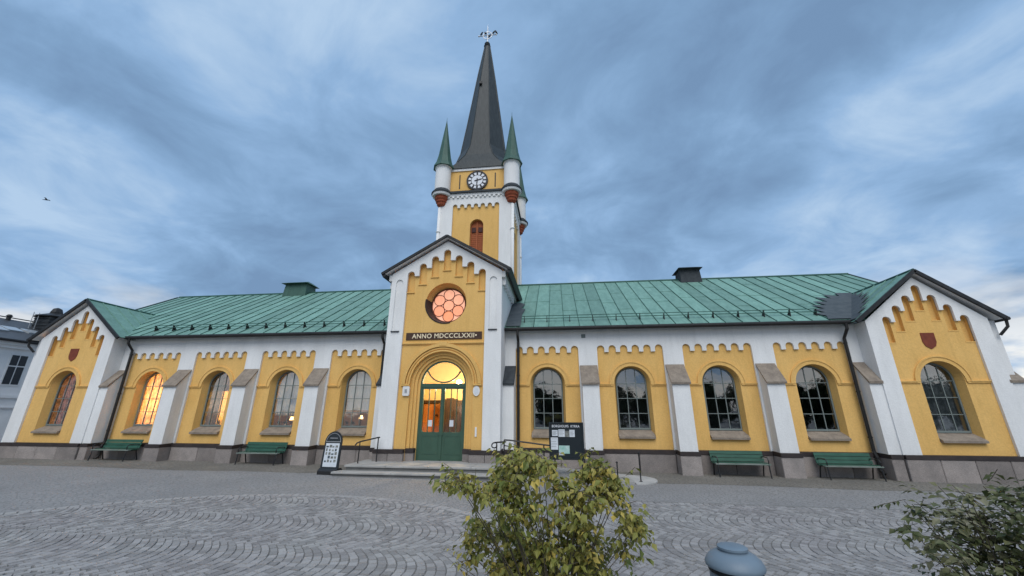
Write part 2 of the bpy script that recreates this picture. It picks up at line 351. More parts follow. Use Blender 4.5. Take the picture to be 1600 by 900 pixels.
# fan-laid setts in and beside the circle
CC = (-1.2, -11.5); CR = 6.25
bed = MB(); L_ = []
for i in range(49):
    t = 2 * math.pi * i / 48; L_.append((CC[0] + CR * math.cos(t), CC[1] + CR * math.sin(t)))
sett_bed = MB(); sett_bed.v = [(x, y, gz(x) + .004) for x, y in L_[:-1]]; sett_bed.f = [tuple(range(48))]
pav = sett_bed.build('sett_circle', BEDM, kind='structure')
sb2 = MB(); sb2.v = [(x, y, gz(x) + .007) for x, y in ((4.1, -4.75), (4.1, -13.5), (17, -13.5), (17, -4.75))]; sb2.f = [(0, 1, 2, 3)]
pav2 = sb2.build('sett_field', BEDM, kind='structure')
def sett(cx, cy, ang, lx, ly, tone):
    c, s_ = math.cos(ang), math.sin(ang); z0 = gz(cx) + .002; z1 = gz(cx) + .017 + rnd.uniform(-.004, .004)
    tx, ty = rnd.uniform(-.03, .03), rnd.uniform(-.03, .03); k_ = .93
    P = []
    jx = [rnd.uniform(.9, 1.06) for _ in range(8)]
    for q, (zz, kk) in enumerate(((z0, 1), (z1, k_))):
        for w, (a, b) in enumerate(((-1, -1), (1, -1), (1, 1), (-1, 1))):
            u, v = a * lx / 2 * kk * jx[w], b * ly / 2 * kk * jx[w + 4]
            P.append((cx + u * c - v * s_, cy + u * s_ + v * c, zz + (tx * u + ty * v if q else 0)))
    return P, tone
SETTF = [(4, 5, 6, 7), (0, 1, 5, 4), (1, 2, 6, 5), (2, 3, 7, 6), (3, 0, 4, 7)]
setts = []
CH, SAG, PIT = 1.5, .40, .128
for b_ in range(-2, 4):
    yc = -7.9 - CH * b_
    for i in range(-62, 138):
        for j in range(13):
            v = (j + .5 + rnd.uniform(-.12, .12)) / 13 * 2 - 1; y = yc + v * CH / 2
            for side in (0, 1):
                if side == 0: x = i * PIT + SAG * (1 - v * v) + .064 * (b_ % 2); sl_ = -2 * SAG * v / (CH / 2)
                else: x = i * PIT - SAG * (1 - v * v); sl_ = 2 * SAG * v / (CH / 2)
                incirc = math.hypot(x - CC[0], y - CC[1]) < CR - .22
                if side == 0 and not (incirc and x < 4.0): continue
                if side == 1 and not (4.1 < x < 16.9 and -13.4 < y < -4.8): continue
                ang = -math.atan(sl_)
                setts.append(sett(x, y, ang, PIT * .93 * math.cos(ang), CH / 13 * .95 / max(.7, math.cos(ang)), rnd.random()))
nb = int(2 * math.pi * (CR - .1) / .16)
for i in range(nb):
    t = 2 * math.pi * i / nb; x, y = CC[0] + (CR - .1) * math.cos(t), CC[1] + (CR - .1) * math.sin(t)
    if x < 4: setts.append(sett(x, y, t, .17, .15, rnd.uniform(.75, 1)))
def cam_d(P):
    d = Vector(P[4]) - Vector((CX, CY, CZ)); z = d.dot(_f)
    if z < .5: return 1e9
    u, v = 800 + FPX * d.dot(_r2) / z, 450 - FPX * d.dot(_u2) / z
    return z if (-5 < u < 1605 and v < 905 and not (700 < u < 990) and not u > 1440) else 1e8 + z
setts.sort(key=lambda s_: cam_d(s_[0]))
def tone_attr(me, tones):
    a = me.attributes.new('tone', 'FLOAT', 'FACE'); a.data.foreach_set('value', tones)
for par_, test in ((pav, lambda x: x < 4.05), (pav2, lambda x: x >= 4.05)):
    pass
for P, tone in setts[:300]:
    c0 = Vector(P[0]); me = bpy.data.meshes.new('sett'); me.from_pydata([Vector(p) - c0 for p in P], [], SETTF); me.materials.append(STONE); tone_attr(me, [tone] * 5)
    o = bpy.data.objects.new('sett', me); col.objects.link(o); o.location = c0; o.parent = pav if P[0][0] < 4.05 else pav2
for par_, lo in ((pav, True), (pav2, False)):
    mb = MB(); tn = []
    for P, tone in setts[300:]:
        if (P[0][0] < 4.05) == lo: mb.add(P, SETTF); tn += [tone] * 5
    me = bpy.data.meshes.new('setts'); me.from_pydata(mb.v, [], mb.f); me.materials.append(STONE); tone_attr(me, tn)
    o = bpy.data.objects.new('setts', me); col.objects.link(o); o.parent = par_; o['kind'] = 'stuff'

# ------------------------------------------------------------------ the church
church = thing('church', 'yellow and white plastered church with green sheet roofs and a central clock tower', 'church')
B0, BW = 5.187, 3.0
YW = -.125                                           # yellow wall plane of the wings
ZB, ZE = .755, 4.93
PH = 1.16                                           # half width of a yellow bay panel
NP = .41                                            # pitch of the corbel niches
def bay_loop(c):
    l = [(c - PH, .66), (c + PH, .66)]
    for i in range(5, -1, -1):
        nc = c + (i - 2.5) * NP; h = .13 if i not in (0, 5) else .13
        x1, x0 = nc + h, nc - h
        if i == 5: x1 = c + PH
        if i == 0: x0 = c - PH
        r = (x1 - x0) / 2; m_ = (x0 + x1) / 2; zs = 4.28 - r
        if i != 5: l.append((x1, 4.03))
        l += [(m_ + r * math.cos(math.pi * q / 8), zs + r * math.sin(math.pi * q / 8)) for q in range(9)]
        if i != 0: l.append((x0, 4.03))
    return l
WT = {}
def make_window(cx, yf, curt=None, curt_rng=(-.56, .56, 1.2, 3.6)):
    """window frame is the part; panes, sill, glazing bars and archivolt are its pieces"""
    zb, zs, h = 1.36, 2.95, .535
    f = MB(); f.plate(arch(cx, h, zb, zs, 18), [arch(cx, h - .045, zb + .06, zs, 18)], yf - .03, yf + .04)
    w = f.build('window', FRAME, church)
    bx = (cx - .163, cx + .163); rz = (1.90, 2.41, 2.92)
    g = MB()
    for x in bx:
        zt = zs + math.sqrt((h - .03) ** 2 - (x - cx) ** 2); g.box(x - .013, x + .013, yf - .012, yf + .022, zb + .05, zt)
    for z in rz: g.box(cx - h + .03, cx + h - .03, yf - .016, yf + .026, z - .012, z + .012)
    g.build('glazing_bar', FRAME, w)
    cols = ((cx - h + .04, bx[0]), (bx[0], bx[1]), (bx[1], cx + h - .04)); rows = ((zb + .055, rz[0]), (rz[0], rz[1]), (rz[1], rz[2]))
    for a, b in cols:
        for z0, z1 in rows:
            p = MB(); t1, t2 = rnd.uniform(-.004, .004), rnd.uniform(-.004, .004)
            p.add([(a, yf + .004 + t1, z0), (b, yf + .004 - t1, z0), (b, yf + .004 - t1 + t2, z1), (a, yf + .004 + t1 + t2, z1)], [(0, 1, 2, 3)]); p.build('pane', GLASS, w)
        top = [(a + (b - a) * i / 6) for i in range(7)]; rr = h - .03
        pts = [(a, yf + .004, rz[2]), (b, yf + .004, rz[2])] + [(x, yf + .004, zs + math.sqrt(max(0, rr * rr - (x - cx) ** 2))) for x in top[::-1]]
        p = MB(); p.add(pts, [tuple(range(len(pts)))]); p.build('pane', GLASS, w)
    if curt:
        x0, x1, z0, z1 = curt_rng; c = MB(); n = 40
        for i in range(n + 1):
            x = cx + x0 + (x1 - x0) * i / n; y = yf + .16 + .03 * math.sin((x - cx) * 42 + math.sin(x * 9) * 1.2)
            c.v += [(x, y, z0), (x, y, z1)]
        for i in range(n): c.f.append((2 * i, 2 * i + 2, 2 * i + 3, 2 * i + 1))
        c.build('curtain', curt, w, smooth=True)
    return w
def valance(w, cx, yf):
    v = MB(); v.box(cx - .7, cx + .6, yf + .10, yf + .115, 2.72, 3.6); v.build('valance', CURR, w)
def opening_trim(w, cx, y, xl, xr):
    """sill, archivolt and impost mouldings on the wall plane y"""
    s = MB(); s.hexa([(cx - .60, y - .10, 1.085), (cx + .60, y - .10, 1.085), (cx + .60, y + .02, 1.085), (cx - .60, y + .02, 1.085), (cx - .60, y - .10, 1.15), (cx + .60, y - .10, 1.15), (cx + .60, y + .30, 1.37), (cx - .60, y + .30, 1.37)])
    s.build('sill', SAND, w)
    a = MB(); ringarc(a, cx, 2.88, .64, .76, y - .035, y + .01); ringarc(a, cx, 2.88, .76, .80, y - .055, y + .01)
    a.box(xl, cx - .74, y - .056, y + .01, 2.875, 2.905); a.box(cx + .74, xr, y - .056, y + .01, 2.875, 2.905)
    a.box(xl, cx - .66, y - .036, y + .01, 2.835, 2.872); a.box(cx + .66, xr, y - .036, y + .01, 2.835, 2.872)
    a.build('archivolt', YEL, w)
LAMPS = []
curt = {(-1, 1): (CURW, (-.75, .60, 1.98, 3.6)), (-1, 2): (CURW, (-.75, .60, 1.78, 3.6)), (-1, 3): (CURG, (-.95, -.02, 1.2, 3.6)), (-1, 4): (CURO, (-.60, .60, 1.2, 3.6)),
        (1, 1): None, (1, 2): None, (1, 3): None, (1, 4): None}
for s in (-1, 1):
    xe = 14.32
    lo, hi = (-xe, -2.10) if s < 0 else (2.10, xe)
    cs = [s * (B0 - 1.5 + BW * i + (.03 if i == 3 else 0)) for i in range(4)]
    f = MB(); f.plate([(lo, .60), (hi, .60), (hi, ZE), (lo, ZE)], [bay_loop(c) for c in cs], -.2, .02, back=False, outer_sides=False)
    f.build('white_facing', WHITE, church)
    y = MB(); y.plate([(lo, .60), (hi, .60), (hi, ZE), (lo, ZE)], [arch(c, .62, 1.09, 2.90, 18) for c in cs], YW, YW + .30, outer_sides=False, holes_back=[arch(c, .54, 1.36, 2.95, 18) for c in cs])
    y.build('yellow_wall', YEL, church)
    for i, c in enumerate(cs):
        q = curt[(s, i + 1)]
        w = make_window(c, YW + .27, *(q or ()))
        if (s, i) == (-1, 2): valance(w, c, YW + .27)
        opening_trim(w, c, YW, c - PH + .004, c + PH - .004)
    # buttresses
    for i in range(3):
        x = s * (B0 + BW * i); b = MB(); h = .28
        b.hexa([(x - h, -.65, .70), (x + h, -.65, .70), (x + h, -.19, .70), (x - h, -.19, .70), (x - h, -.65, 2.86), (x + h, -.65, 2.86), (x + h, -.19, 3.50), (x - h, -.19, 3.50)])
        bo = b.build('buttress', WHITE, church)
        c = MB(); h = .315
        c.hexa([(x - h, -.715, 2.845), (x + h, -.715, 2.845), (x + h, -.195, 3.505), (x - h, -.195, 3.505), (x - h, -.725, 2.905), (x + h, -.725, 2.905), (x + h, -.195, 3.565), (x - h, -.195, 3.565)])
        c.build('cap_slab', SAND, bo)
    for (xa, xb, yfz, m_) in ((2.12, 2.52, -.80, TAR), (13.94, 14.31, -.69, SAND), (17.88, 18.28, -.69, SAND)):
        if s < 0 and xa > 17: continue
        xa, xb = sorted((s * xa, s * xb)); b = MB()
        b.hexa([(xa, yfz, .70), (xb, yfz, .70), (xb, -.19, .70), (xa, -.19, .70), (xa, yfz, 2.84), (xb, yfz, 2.84), (xb, -.19, 3.50), (xa, -.19, 3.50)])
        bo = b.build('buttress', WHITE, church)
        c = MB(); e0 = .02
        c.hexa([(xa - e0, yfz - .05, 2.83), (xb + e0, yfz - .05, 2.83), (xb + e0, -.195, 3.505), (xa - e0, -.195, 3.505), (xa - e0, yfz - .06, 2.90), (xb + e0, yfz - .06, 2.90), (xb + e0, -.195, 3.57), (xa - e0, -.195, 3.57)])
        c.build('cap_slab', m_, bo)
    # end wall and inner shell
    e_ = MB(); X = s * 17.9
    e_.hexa([(X, -.6, .0), (X + s * .3, -.6, .0), (X + s * .3, 10.5, .0), (X, 10.5, .0), (X, -.6, 4.8), (X + s * .3, -.6, 4.8), (X + s * .3, 10.5, 4.8), (X, 10.5, 4.8)])
    e_.add([(X + s * .05, -.4, 4.8), (X + s * .05, 10.4, 4.8), (X + s * .05, 5, 8.3)], [(0, 1, 2)]); e_.build('end_wall', WHITE, church)
bw = MB(); bw.box(-18, 18, 10.2, 10.5, 0, 4.9); bw.build('rear_wall', WHITE, church)
# rooms behind the windows
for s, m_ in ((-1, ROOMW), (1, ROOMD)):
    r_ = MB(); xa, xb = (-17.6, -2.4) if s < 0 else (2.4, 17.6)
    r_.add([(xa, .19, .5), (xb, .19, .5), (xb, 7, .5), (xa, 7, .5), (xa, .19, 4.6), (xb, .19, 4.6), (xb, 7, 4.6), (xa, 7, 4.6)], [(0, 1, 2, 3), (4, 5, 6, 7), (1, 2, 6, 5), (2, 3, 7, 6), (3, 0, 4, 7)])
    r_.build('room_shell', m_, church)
pt_ = MB(); pt_.box(-13.8, -9.0, 2.2, 2.3, .5, 4.6); pt_.build('added_partition', WARMW, church)  # extra wall added close behind the window to catch the warm room light
def stepped(cx, pw, zb, nx, tops, h, drop):
    """panel outline under a stepped corbel table; nx niche centre offsets, tops niche crown heights"""
    l = [(cx - pw, zb), (cx + pw, zb)]; n = len(nx)
    for i in range(n - 1, -1, -1):
        c = cx + nx[i]; x1, x0 = c + h, c - h
        if i == n - 1: x1 = cx + pw
        if i == 0: x0 = cx - pw
        r = (x1 - x0) / 2; m_ = (x0 + x1) / 2; zs = tops[i] - r
        if i != n - 1: l.append((x1, min(tops[i], tops[i + 1]) - drop))
        l += [(m_ + r * math.cos(math.pi * q / 10), zs + r * math.sin(math.pi * q / 10)) for q in range(11)]
        if i != 0: l.append((x0, min(tops[i], tops[i - 1]) - drop))
    return l
# pavilions
PNX = [(-1.5 + .5 * i) * .765 for i in range(7)]; PNX = [(i - 3) * .382 for i in range(7)]
PTOP = [4.99, 5.36, 5.70, 6.05, 5.70, 5.36, 4.99]
for s in (-1, 1):
    cx = s * 16.11; hw = 1.80; Y = -.73
    x0, x1 = cx - hw, cx + hw; pw = 1.276
    f = MB(); f.plate([(x0, .60), (x1, .60), (x1, 4.86), (cx, 6.33), (x0, 4.86)], [stepped(cx, pw, .66, PNX, PTOP, .13, .19)], Y, Y + .09, back=False, outer_sides=False)
    f.add([(x0, Y, .7), (x0, .3, .7), (x0, .3, 4.86), (x0, Y, 4.86)], [(0, 1, 2, 3)]); f.add([(x1, Y, .7), (x1, .3, .7), (x1, .3, 4.86), (x1, Y, 4.86)], [(0, 1, 2, 3)])
    f.build('white_facing', WHITE, church)
    y = MB(); wc = cx - .02
    nich = [arch(cx + d, .13, t - .86, t - .13, 10) for d, t in zip(PNX, PTOP)]
    nich[0] = arch(cx + PNX[0], .13, PTOP[0] - .86, PTOP[0] - .13, 10)
    y.plate([(x0 + .1, .60), (x1 - .1, .60), (x1 - .1, 4.86), (cx, 6.28), (x0 + .1, 4.86)], [arch(wc, .62, 1.09, 2.90, 18)] + nich, Y + .07, Y + .37, back=False, outer_sides=False,
            holes_back=[arch(wc, .54, 1.36, 2.95, 18)] + nich)
    y.build('yellow_wall', YEL, church)
    for d, t in zip(PNX, PTOP):
        nb_ = MB(); nb_.box(cx + d - .14, cx + d + .14, Y + .19, Y + .24, t - .88, t + .02); nb_.build('niche_back', YEL, church)
        nb_ = MB(); nb_.box(cx + d - .15, cx + d + .15, Y + .06, Y + .12, t - .90, t - .86); nb_.build('niche_sill', SAND if False else YEL, church)
    w = make_window(wc, Y + .34, CURR if s < 0 else CURK, (-.95, .95, 1.2, 3.6)); opening_trim(w, wc, Y + .07, cx - pw + .004, cx + pw - .004)
    sh = MB(); sc_ = cx - .04; zt = 4.43
    loop = [(sc_ - .20, zt), (sc_ - .20, zt - .3), (sc_ - .15, zt - .43), (sc_, zt - .53), (sc_ + .15, zt - .43), (sc_ + .20, zt - .3), (sc_ + .20, zt)]
    sh.plate(loop, [], Y + .05, Y + .11); sh.build('shield', SHIELD, church)
# plinth: granite blocks with a dark band above
pl = MB(); pl.box(-18.1, 18.1, -.14, .5, -.1, .62); plinth = pl.build('plinth', GRAN, church)
def block(x0, x1, yf, yb, n=1):
    for i in range(n):
        a = x0 + (x1 - x0) * i / n; b = x0 + (x1 - x0) * (i + 1) / n
        m_ = MB(); m_.cbox(a + .005, b - .005, yf - rnd.uniform(0, .006), yb, -.05, .615, .014); m_.build('plinth_block', GRAN, plinth)
    bm_ = MB(); bm_.hexa([(x0 + .004, yf - .02, .618), (x1 - .004, yf - .02, .618), (x1 - .004, yb, .618), (x0 + .004, yb, .618), (x0 + .004, yf - .02, .735), (x1 - .004, yf - .02, .735), (x1 - .004, yb, .775), (x0 + .004, yb, .775)]); bm_.build('plinth_band', BAND, church)
for s in (-1, 1):
    edges = [2.52] + [B0 + BW * i + d for i in range(3) for d in (-.32, .32)] + [13.92]
    for i in range(0, len(edges), 2):
        a, b = sorted((s * edges[i], s * edges[i + 1])); block(a + .012, b - .012, -.27, .3, 3 if i in (0, 6) else 2)
    for i in range(3): x = s * (B0 + BW * i); block(x - .32, x + .32, -.72, .3)
    a, b = sorted((s * 13.92, s * 14.29)); block(a + .012, b - .012, -.755, .3)
    a, b = sorted((s * 14.29, s * 17.94)); block(a + .012, b - .012, -.80, .3, 4)
    a, b = sorted((s * 17.95, s * 18.32))
    if s > 0: block(a, b, -.755, .3)
    a, b = sorted((s * 2.17, s * 2.52)); block(a + .012, b - .012, -.86, .3)
    a, b = sorted((s * 1.11, s * 2.17)); block(a, b, -1.34, -.6, 2)

# ---- roofs
EY, EZ, RY, RZ = -.50, 4.95, 5.0, 8.42
def rz_main(y): return EZ + (RZ - EZ) * (y - EY) / (RY - EY)
roof = MB(); XR = 18.35
roof.add([(-XR, RY, RZ - .03), (XR, RY, RZ - .03), (XR, 10.7, EZ - .03), (-XR, 10.7, EZ - .03)], [(0, 1, 2, 3)])
for a, b in ((-XR, -1.9), (1.9, XR)):
    roof.add([(a, EY + .02, EZ - .03), (b, EY + .02, EZ - .03), (b, RY, RZ - .03), (a, RY, RZ - .03)], [(0, 1, 2, 3)])
    roof.add([(a, EY + .02, EZ - .10), (b, EY + .02, EZ - .10), (b, -.1, EZ - .06), (a, -.1, EZ - .06)], [(3, 2, 1, 0)])
ro = roof.build('roof', SEAM, church)
for X in (-XR, XR):
    v = MB(); v.hexa([(X - .05, EY, EZ - .14), (X + .05, EY, EZ - .14), (X + .05, RY, RZ - .14), (X - .05, RY, RZ - .14), (X - .05, EY, EZ + .03), (X + .05, EY, EZ + .03), (X + .05, RY, RZ + .03), (X - .05, RY, RZ + .03)]); v.build('verge_board', BLK, ro)
SW = .565
def sheet_mesh(y0, y1, joints):
    m = MB(); nrm = Vector((0, -(RZ - EZ), RY - EY)).normalized()
    def P(x, y, h): return (x, y + nrm.y * h, rz_main(y) + nrm.z * h)
    ys = [y0] + joints + [y1]
    for i in range(len(ys) - 1):
        a, b = ys[i], ys[i + 1]
        m.hexa([P(0, a, -.02), (SW - .004, *P(0, a, -.02)[1:]), (SW - .004, *P(0, b, -.02)[1:]), P(0, b, -.02), P(0, a, .012), (SW - .004, *P(0, a, .012)[1:]), (SW - .004, *P(0, b, .0)[1:]), P(0, b, .0)])
    m.hexa([P(-.014, y0, -.01), P(.014, y0, -.01), P(.014, y1, -.01), P(-.014, y1, -.01), P(-.010, y0, .035), P(.010, y0, .035), P(.010, y1, .035), P(-.010, y1, .035)])
    return m
tmpl = {}
for key, y0, js in (('a', EY, [.3, 2.3]), ('b', EY, [1.1, 3.2]), ('c', .25, [2.0]), ('d', EY, [.3, 1.9, 3.9])):
    me = bpy.data.meshes.new('roof_sheet'); q = sheet_mesh(y0, RY, js); me.from_pydata(q.v, [], q.f); me.materials.append(COP); me.materials.append(SEAM); tmpl[key] = me
    for p_ in list(me.polygons)[-6:]: p_.material_index = 1
for s in (-1, 1):
    for i in range(29):
        xa = 2.10 + SW * i
        if s < 0: xa = -xa - SW
        mid = abs(xa + SW / 2)
        key = 'c' if 14.5 < mid < 17.7 else 'abda'[(i * 7 + (s > 0)) % 4]
        o = bpy.data.objects.new('roof_sheet', tmpl[key]); col.objects.link(o); o.parent = ro; o.location = (xa, 0, 0)
rc = MB()
for a, b in ((-XR, -1.95), (1.95, XR)): rc.tube([(a, RY, RZ + .01), (b, RY, RZ + .01)], .06, 8)
rc.build('ridge_cap', SEAM, ro)
# pavilion roofs
for s in (-1, 1):
    cx = s * 16.11; HW, ZA, ZL = 2.12, 6.52, 4.86; ya, yb = -.90, 2.35
    p = MB(); p.add([(cx - HW, ya, ZL), (cx, ya, ZA), (cx, yb, ZA), (cx - HW, yb, ZL), (cx + HW, ya, ZL), (cx + HW, yb, ZL)], [(0, 1, 2, 3), (1, 4, 5, 2)])
    pr = p.build('pavilion_roof', SEAM, church)
    p = MB(); p.add([(cx - HW, ya, ZL - .06), (cx, ya, ZA - .06), (cx, yb, ZA - .06), (cx - HW, yb, ZL - .06), (cx + HW, ya, ZL - .06), (cx + HW, yb, ZL - .06)], [(3, 2, 1, 0), (2, 5, 4, 1)]); p.build('soffit', WHITE, pr)
    for d in (-1, 1):
        nrm = Vector((d * (ZA - ZL), 0, HW)).normalized()
        def Q(t, y, h): return (cx + d * HW * t + nrm.x * h, y, ZA + (ZL - ZA) * t + nrm.z * h)
        n = 6; w_ = (yb - ya - .06) / n
        for i in range(n):
            y0, y1 = ya + .05 + w_ * i, ya + .05 + w_ * (i + 1) - .004; m = MB()
            m.hexa([Q(0, y0, .0), Q(1.01, y0, .0), Q(1.01, y1, .0), Q(0, y1, .0), Q(0, y0, .02), Q(1.01, y0, .02), Q(1.01, y1, .02), Q(0, y1, .02)])
            m.hexa([Q(0, y0 - .012, .0), Q(1.01, y0 - .012, .0), Q(1.01, y0 + .012, .0), Q(0, y0 + .012, .0), Q(0, y0 - .01, .05), Q(1.01, y0 - .01, .05), Q(1.01, y0 + .01, .05), Q(0, y0 + .01, .05)])
            m.build('roof_sheet', COP, pr)
        v = MB()
        v.hexa([Q(-.0, ya - .04, -.07), Q(1.03, ya - .04, -.07), Q(1.03, ya + .03, -.07), Q(-.0, ya + .03, -.07), Q(-.0, ya - .04, .045), Q(1.03, ya - .04, .045), Q(1.03, ya + .03, .045), Q(-.0, ya + .03, .045)])
        v.build('verge_board', BLK, pr)
    m = MB(); m.tube([(cx, ya, ZA + .03), (cx, yb, ZA + .03)], .045); m.build('ridge_cap', SEAM, pr)
    g = MB(); xo = cx + s * (HW + .05); g.tube([(xo, -.95, ZL - .06), (xo, 2.4, ZL - .06)], .06); g.tube([(xo, -.86, ZL - .1), (xo, -.84, ZL - .3), (xo - s * .16, -.7, ZL - .55)], .04); g.build('gutter', PIPE, church)
# felt patches over the right valley and beside the portal
def slope_patch(pts, name, m_, par_):
    nrm = Vector((0, -(RZ - EZ), RY - EY)).normalized(); b = MB()
    for h in (.052, .058):
        for x, y in pts: b.v.append((x, y + nrm.y * h, rz_main(y) + nrm.z * h))
    n = len(pts); b.f.append(tuple(range(n, 2 * n)))
    for i in range(n): b.f.append((i, (i + 1) % n, n + (i + 1) % n, n + i))
    return b.build(name, m_, par_)
slope_patch([(13.35, EY + .02), (14.25, EY + .02), (16.2, 2.1), (15.55, 2.15), (15.45, 1.75), (15.0, 2.0), (14.95, 1.5), (14.5, 1.7), (14.55, 1.15), (14.1, 1.25), (14.25, .8), (13.75, .85), (13.95, .45), (13.5, .45), (13.7, .1), (13.25, .05), (13.5, -.2)], 'felt_patch', FELT, ro)
cxp = 16.11; pm = MB(); nn = Vector((-(6.52 - 4.86), 0, 2.12)).normalized()
pts = [(14.0, -.3), (14.4, .2), (15.1, 1.1), (15.9, 2.05), (16.02, 1.55), (15.75, 1.3), (15.85, 1.0), (15.5, .85), (15.65, .5), (15.2, .4), (15.35, .1), (14.9, .0), (15.0, -.3), (14.6, -.3), (14.65, -.6), (14.3, -.55), (14.25, -.84), (14.02, -.84)]
for h in (.06, .066):
    for x, y in pts: pm.v.append((x + nn.x * h, y, 4.86 + (x - (cxp - 2.12)) * (6.52 - 4.86) / 2.12 + nn.z * h))
n = len(pts); pm.f.append(tuple(range(n, 2 * n)))
for i in range(n): pm.f.append((i, (i + 1) % n, n + (i + 1) % n, n + i))
pm.build('felt_patch', FELT, ro)
slope_patch([(2.16, EY + .02), (2.74, EY + .02), (2.70, .7), (2.78, 1.3), (2.60, 1.35), (2.72, 1.9), (2.5, 2.1), (2.16, 2.1)], 'felt_patch', FELT, ro)
slope_patch([(-2.45, EY + .02), (-2.16, EY + .02), (-2.16, 2.1), (-2.3, 2.0)], 'felt_patch', FELT, ro)
# gutters, downpipes, snow guards
for s in (-1, 1):
    g = MB(); a, b = sorted((s * 2.15, s * 14.05)); g.tube([(a, EY - .05, EZ - .07), (b, EY - .05, EZ - .07)], .065, 10); g.box(a, b, EY - .0, EY + .05, EZ - .13, EZ - .02); g.build('gutter', PIPE, church)
    X = s * 13.83
    d = MB(); d.tube([(X, EY - .05, EZ - .12), (X, EY - .05, EZ - .3), (X, -.30, EZ - .58), (X, -.29, .80), (X, -.36, .62), (X, -.36, .28), (X, -.48, .16)], .05, 10)
    for z in (4.2, 2.6, 1.2): d.tube([(X, -.29, z - .02), (X, -.29, z + .02)], .062, 10)
    d.build('downpipe', PIPE, church)
    X = s * 2.63; d = MB(); zb_ = 2.95 if s < 0 else .4
    p_ = [(X, EY - .05, EZ - .12), (X, EY - .05, EZ - .28), (X, -.30, EZ - .5), (X, -.29, zb_ + .1)]
    p_ += [(X - .02, -.34, zb_), (X + .06, -.48, zb_ - .06)] if s < 0 else [(X, -.36, .62), (X, -.40, .3)]
    d.tube(p_, .05, 10)
    for z in (4.1, 3.2): d.tube([(X, -.29, z - .02), (X, -.29, z + .02)], .062, 10)
    d.build('downpipe', PIPE, church)
    sg = MB(); y_, h0 = .0, rz_main(.0); a, b = sorted((s * 2.75, s * 13.35))
    for k_ in (.14, .24): sg.tube([(a, y_ - .08, h0 + k_ - .03), (b, y_ - .08, h0 + k_ - .03)], .014, 6)
    sgo = sg.build('snow_guard', SEAM, church)
    for i in range(13):
        x = s * (2.85 + i * .87); bk = MB(); bk.hexa([(x - .012, y_ - .10, h0 - .06), (x + .012, y_ - .10, h0 - .06), (x + .012, y_ + .08, h0 + .05), (x - .012, y_ + .08, h0 + .05), (x - .008, y_ - .11, h0 + .21), (x + .008, y_ - .11, h0 + .21), (x + .008, y_ - .06, h0 + .21), (x - .008, y_ - .06, h0 + .21)])
        bk.build('bracket', PIPE, sgo)
# ridge ventilators
for cx, m_, h, hwid in ((-10.6, TURR, .62, .72), (10.85, TAR, .62, .52)):
    v = MB(); v.hexa([(cx - hwid, 4.5, 7.9), (cx + hwid, 4.5, 7.9), (cx + hwid, 5.5, 7.9), (cx - hwid, 5.5, 7.9), (cx - hwid * .9, 4.6, 8.42 + h - .18), (cx + hwid * .9, 4.6, 8.42 + h - .18), (cx + hwid * .9, 5.4, 8.42 + h - .18), (cx - hwid * .9, 5.4, 8.42 + h - .18)])
    vo = v.build('ridge_ventilator', m_, church)
    c = MB(); zt = 8.42 + h; c.hexa([(cx - hwid - .08, 4.38, zt - .17), (cx + hwid + .06, 4.38, zt - .17), (cx + hwid + .06, 5.6, zt - .17), (cx - hwid - .08, 5.6, zt - .17), (cx - hwid * .8, 4.8, zt), (cx + hwid * .8, 4.8, zt), (cx + hwid * .8, 5.2, zt), (cx - hwid * .8, 5.2, zt)]); c.build('ventilator_cap', m_, vo)
vt = MB(); vt.box(4.98, 5.13, -.215, -.19, 4.56, 4.70); vt.build('wall_vent', FRAME, church)

# ---- portal
QY = -1.277; QX = 2.13
QN = [-1.385, -.93, -.465, 0, .465, .93, 1.385]; QT = [7.07, 7.38, 7.66, 7.92, 7.66, 7.38, 7.07]
f = MB(); les = [arch(d * 1.815, .14, 4.74, 6.61, 10) for d in (-1, 1)]
ZBQ = .755
f.plate([(-QX, .22), (QX, .22), (QX, 6.98), (0, 8.27), (-QX, 6.98)], [stepped(0, 1.52, .28, QN, QT, .14, .19)] + les, QY, QY + .10, back=False, outer_sides=False)
for X in (-QX, QX): f.add([(X, QY, .7), (X, 3.4, .7), (X, 3.4, 6.98), (X, QY, 6.98)], [(0, 1, 2, 3)])
f.build('portal_facing', WHITE, church)
lb = MB()
for d in (-1, 1): lb.box(d * 1.815 - .16, d * 1.815 + .16, QY + .045, QY + .09, 4.7, 6.8)
lb.build('lesene_back', WHITE, church)
lb = MB()
for d in (-1, 1): lb.box(d * 1.815 - .16, d * 1.815 + .16, QY - .045, QY + .05, 4.715, 4.75)
lb.build('lesene_sill', TAR, church)
nich = [arch(d, .14, t - .82, t - .14, 10) for d, t in zip(QN, QT)]
RC = (.02, 5.80)
y = MB(); y.plate([(-1.7, .22), (1.7, .22), (1.7, 7.0), (0, 8.2), (-1.7, 7.0)], nich + [circ(*RC, .78), arch(.02, 1.13, .28, 2.86, 28)], QY + .09, QY + .25, back=False, outer_sides=False)
y.build('portal_wall', YEL, church)
rv = MB(); n = 48
for i in range(n):
    t = 2 * math.pi * i / n; rv.v += [(RC[0] + .78 * math.cos(t), QY + .25, RC[1] + .78 * math.sin(t)), (RC[0] + .66 * math.cos(t), QY + .52, RC[1] + .66 * math.sin(t))]
for i in range(n): a, b = 2 * i, 2 * ((i + 1) % n); rv.f.append((a, b, b + 1, a + 1))
rv.build('rose_reveal', YEL, church, smooth=True)
fl = MB(); m_ = 20
for i in range(m_ + 1):
    t = R(168 + (285 - 168) * i / m_); c, s_ = math.cos(t), math.sin(t)
    fl.v += [(RC[0] + .765 * c, QY + .07, RC[1] + .765 * s_), (RC[0] + .645 * c, QY + .50, RC[1] + .645 * s_), (RC[0] + .80 * c, QY + .075, RC[1] + .80 * s_)]
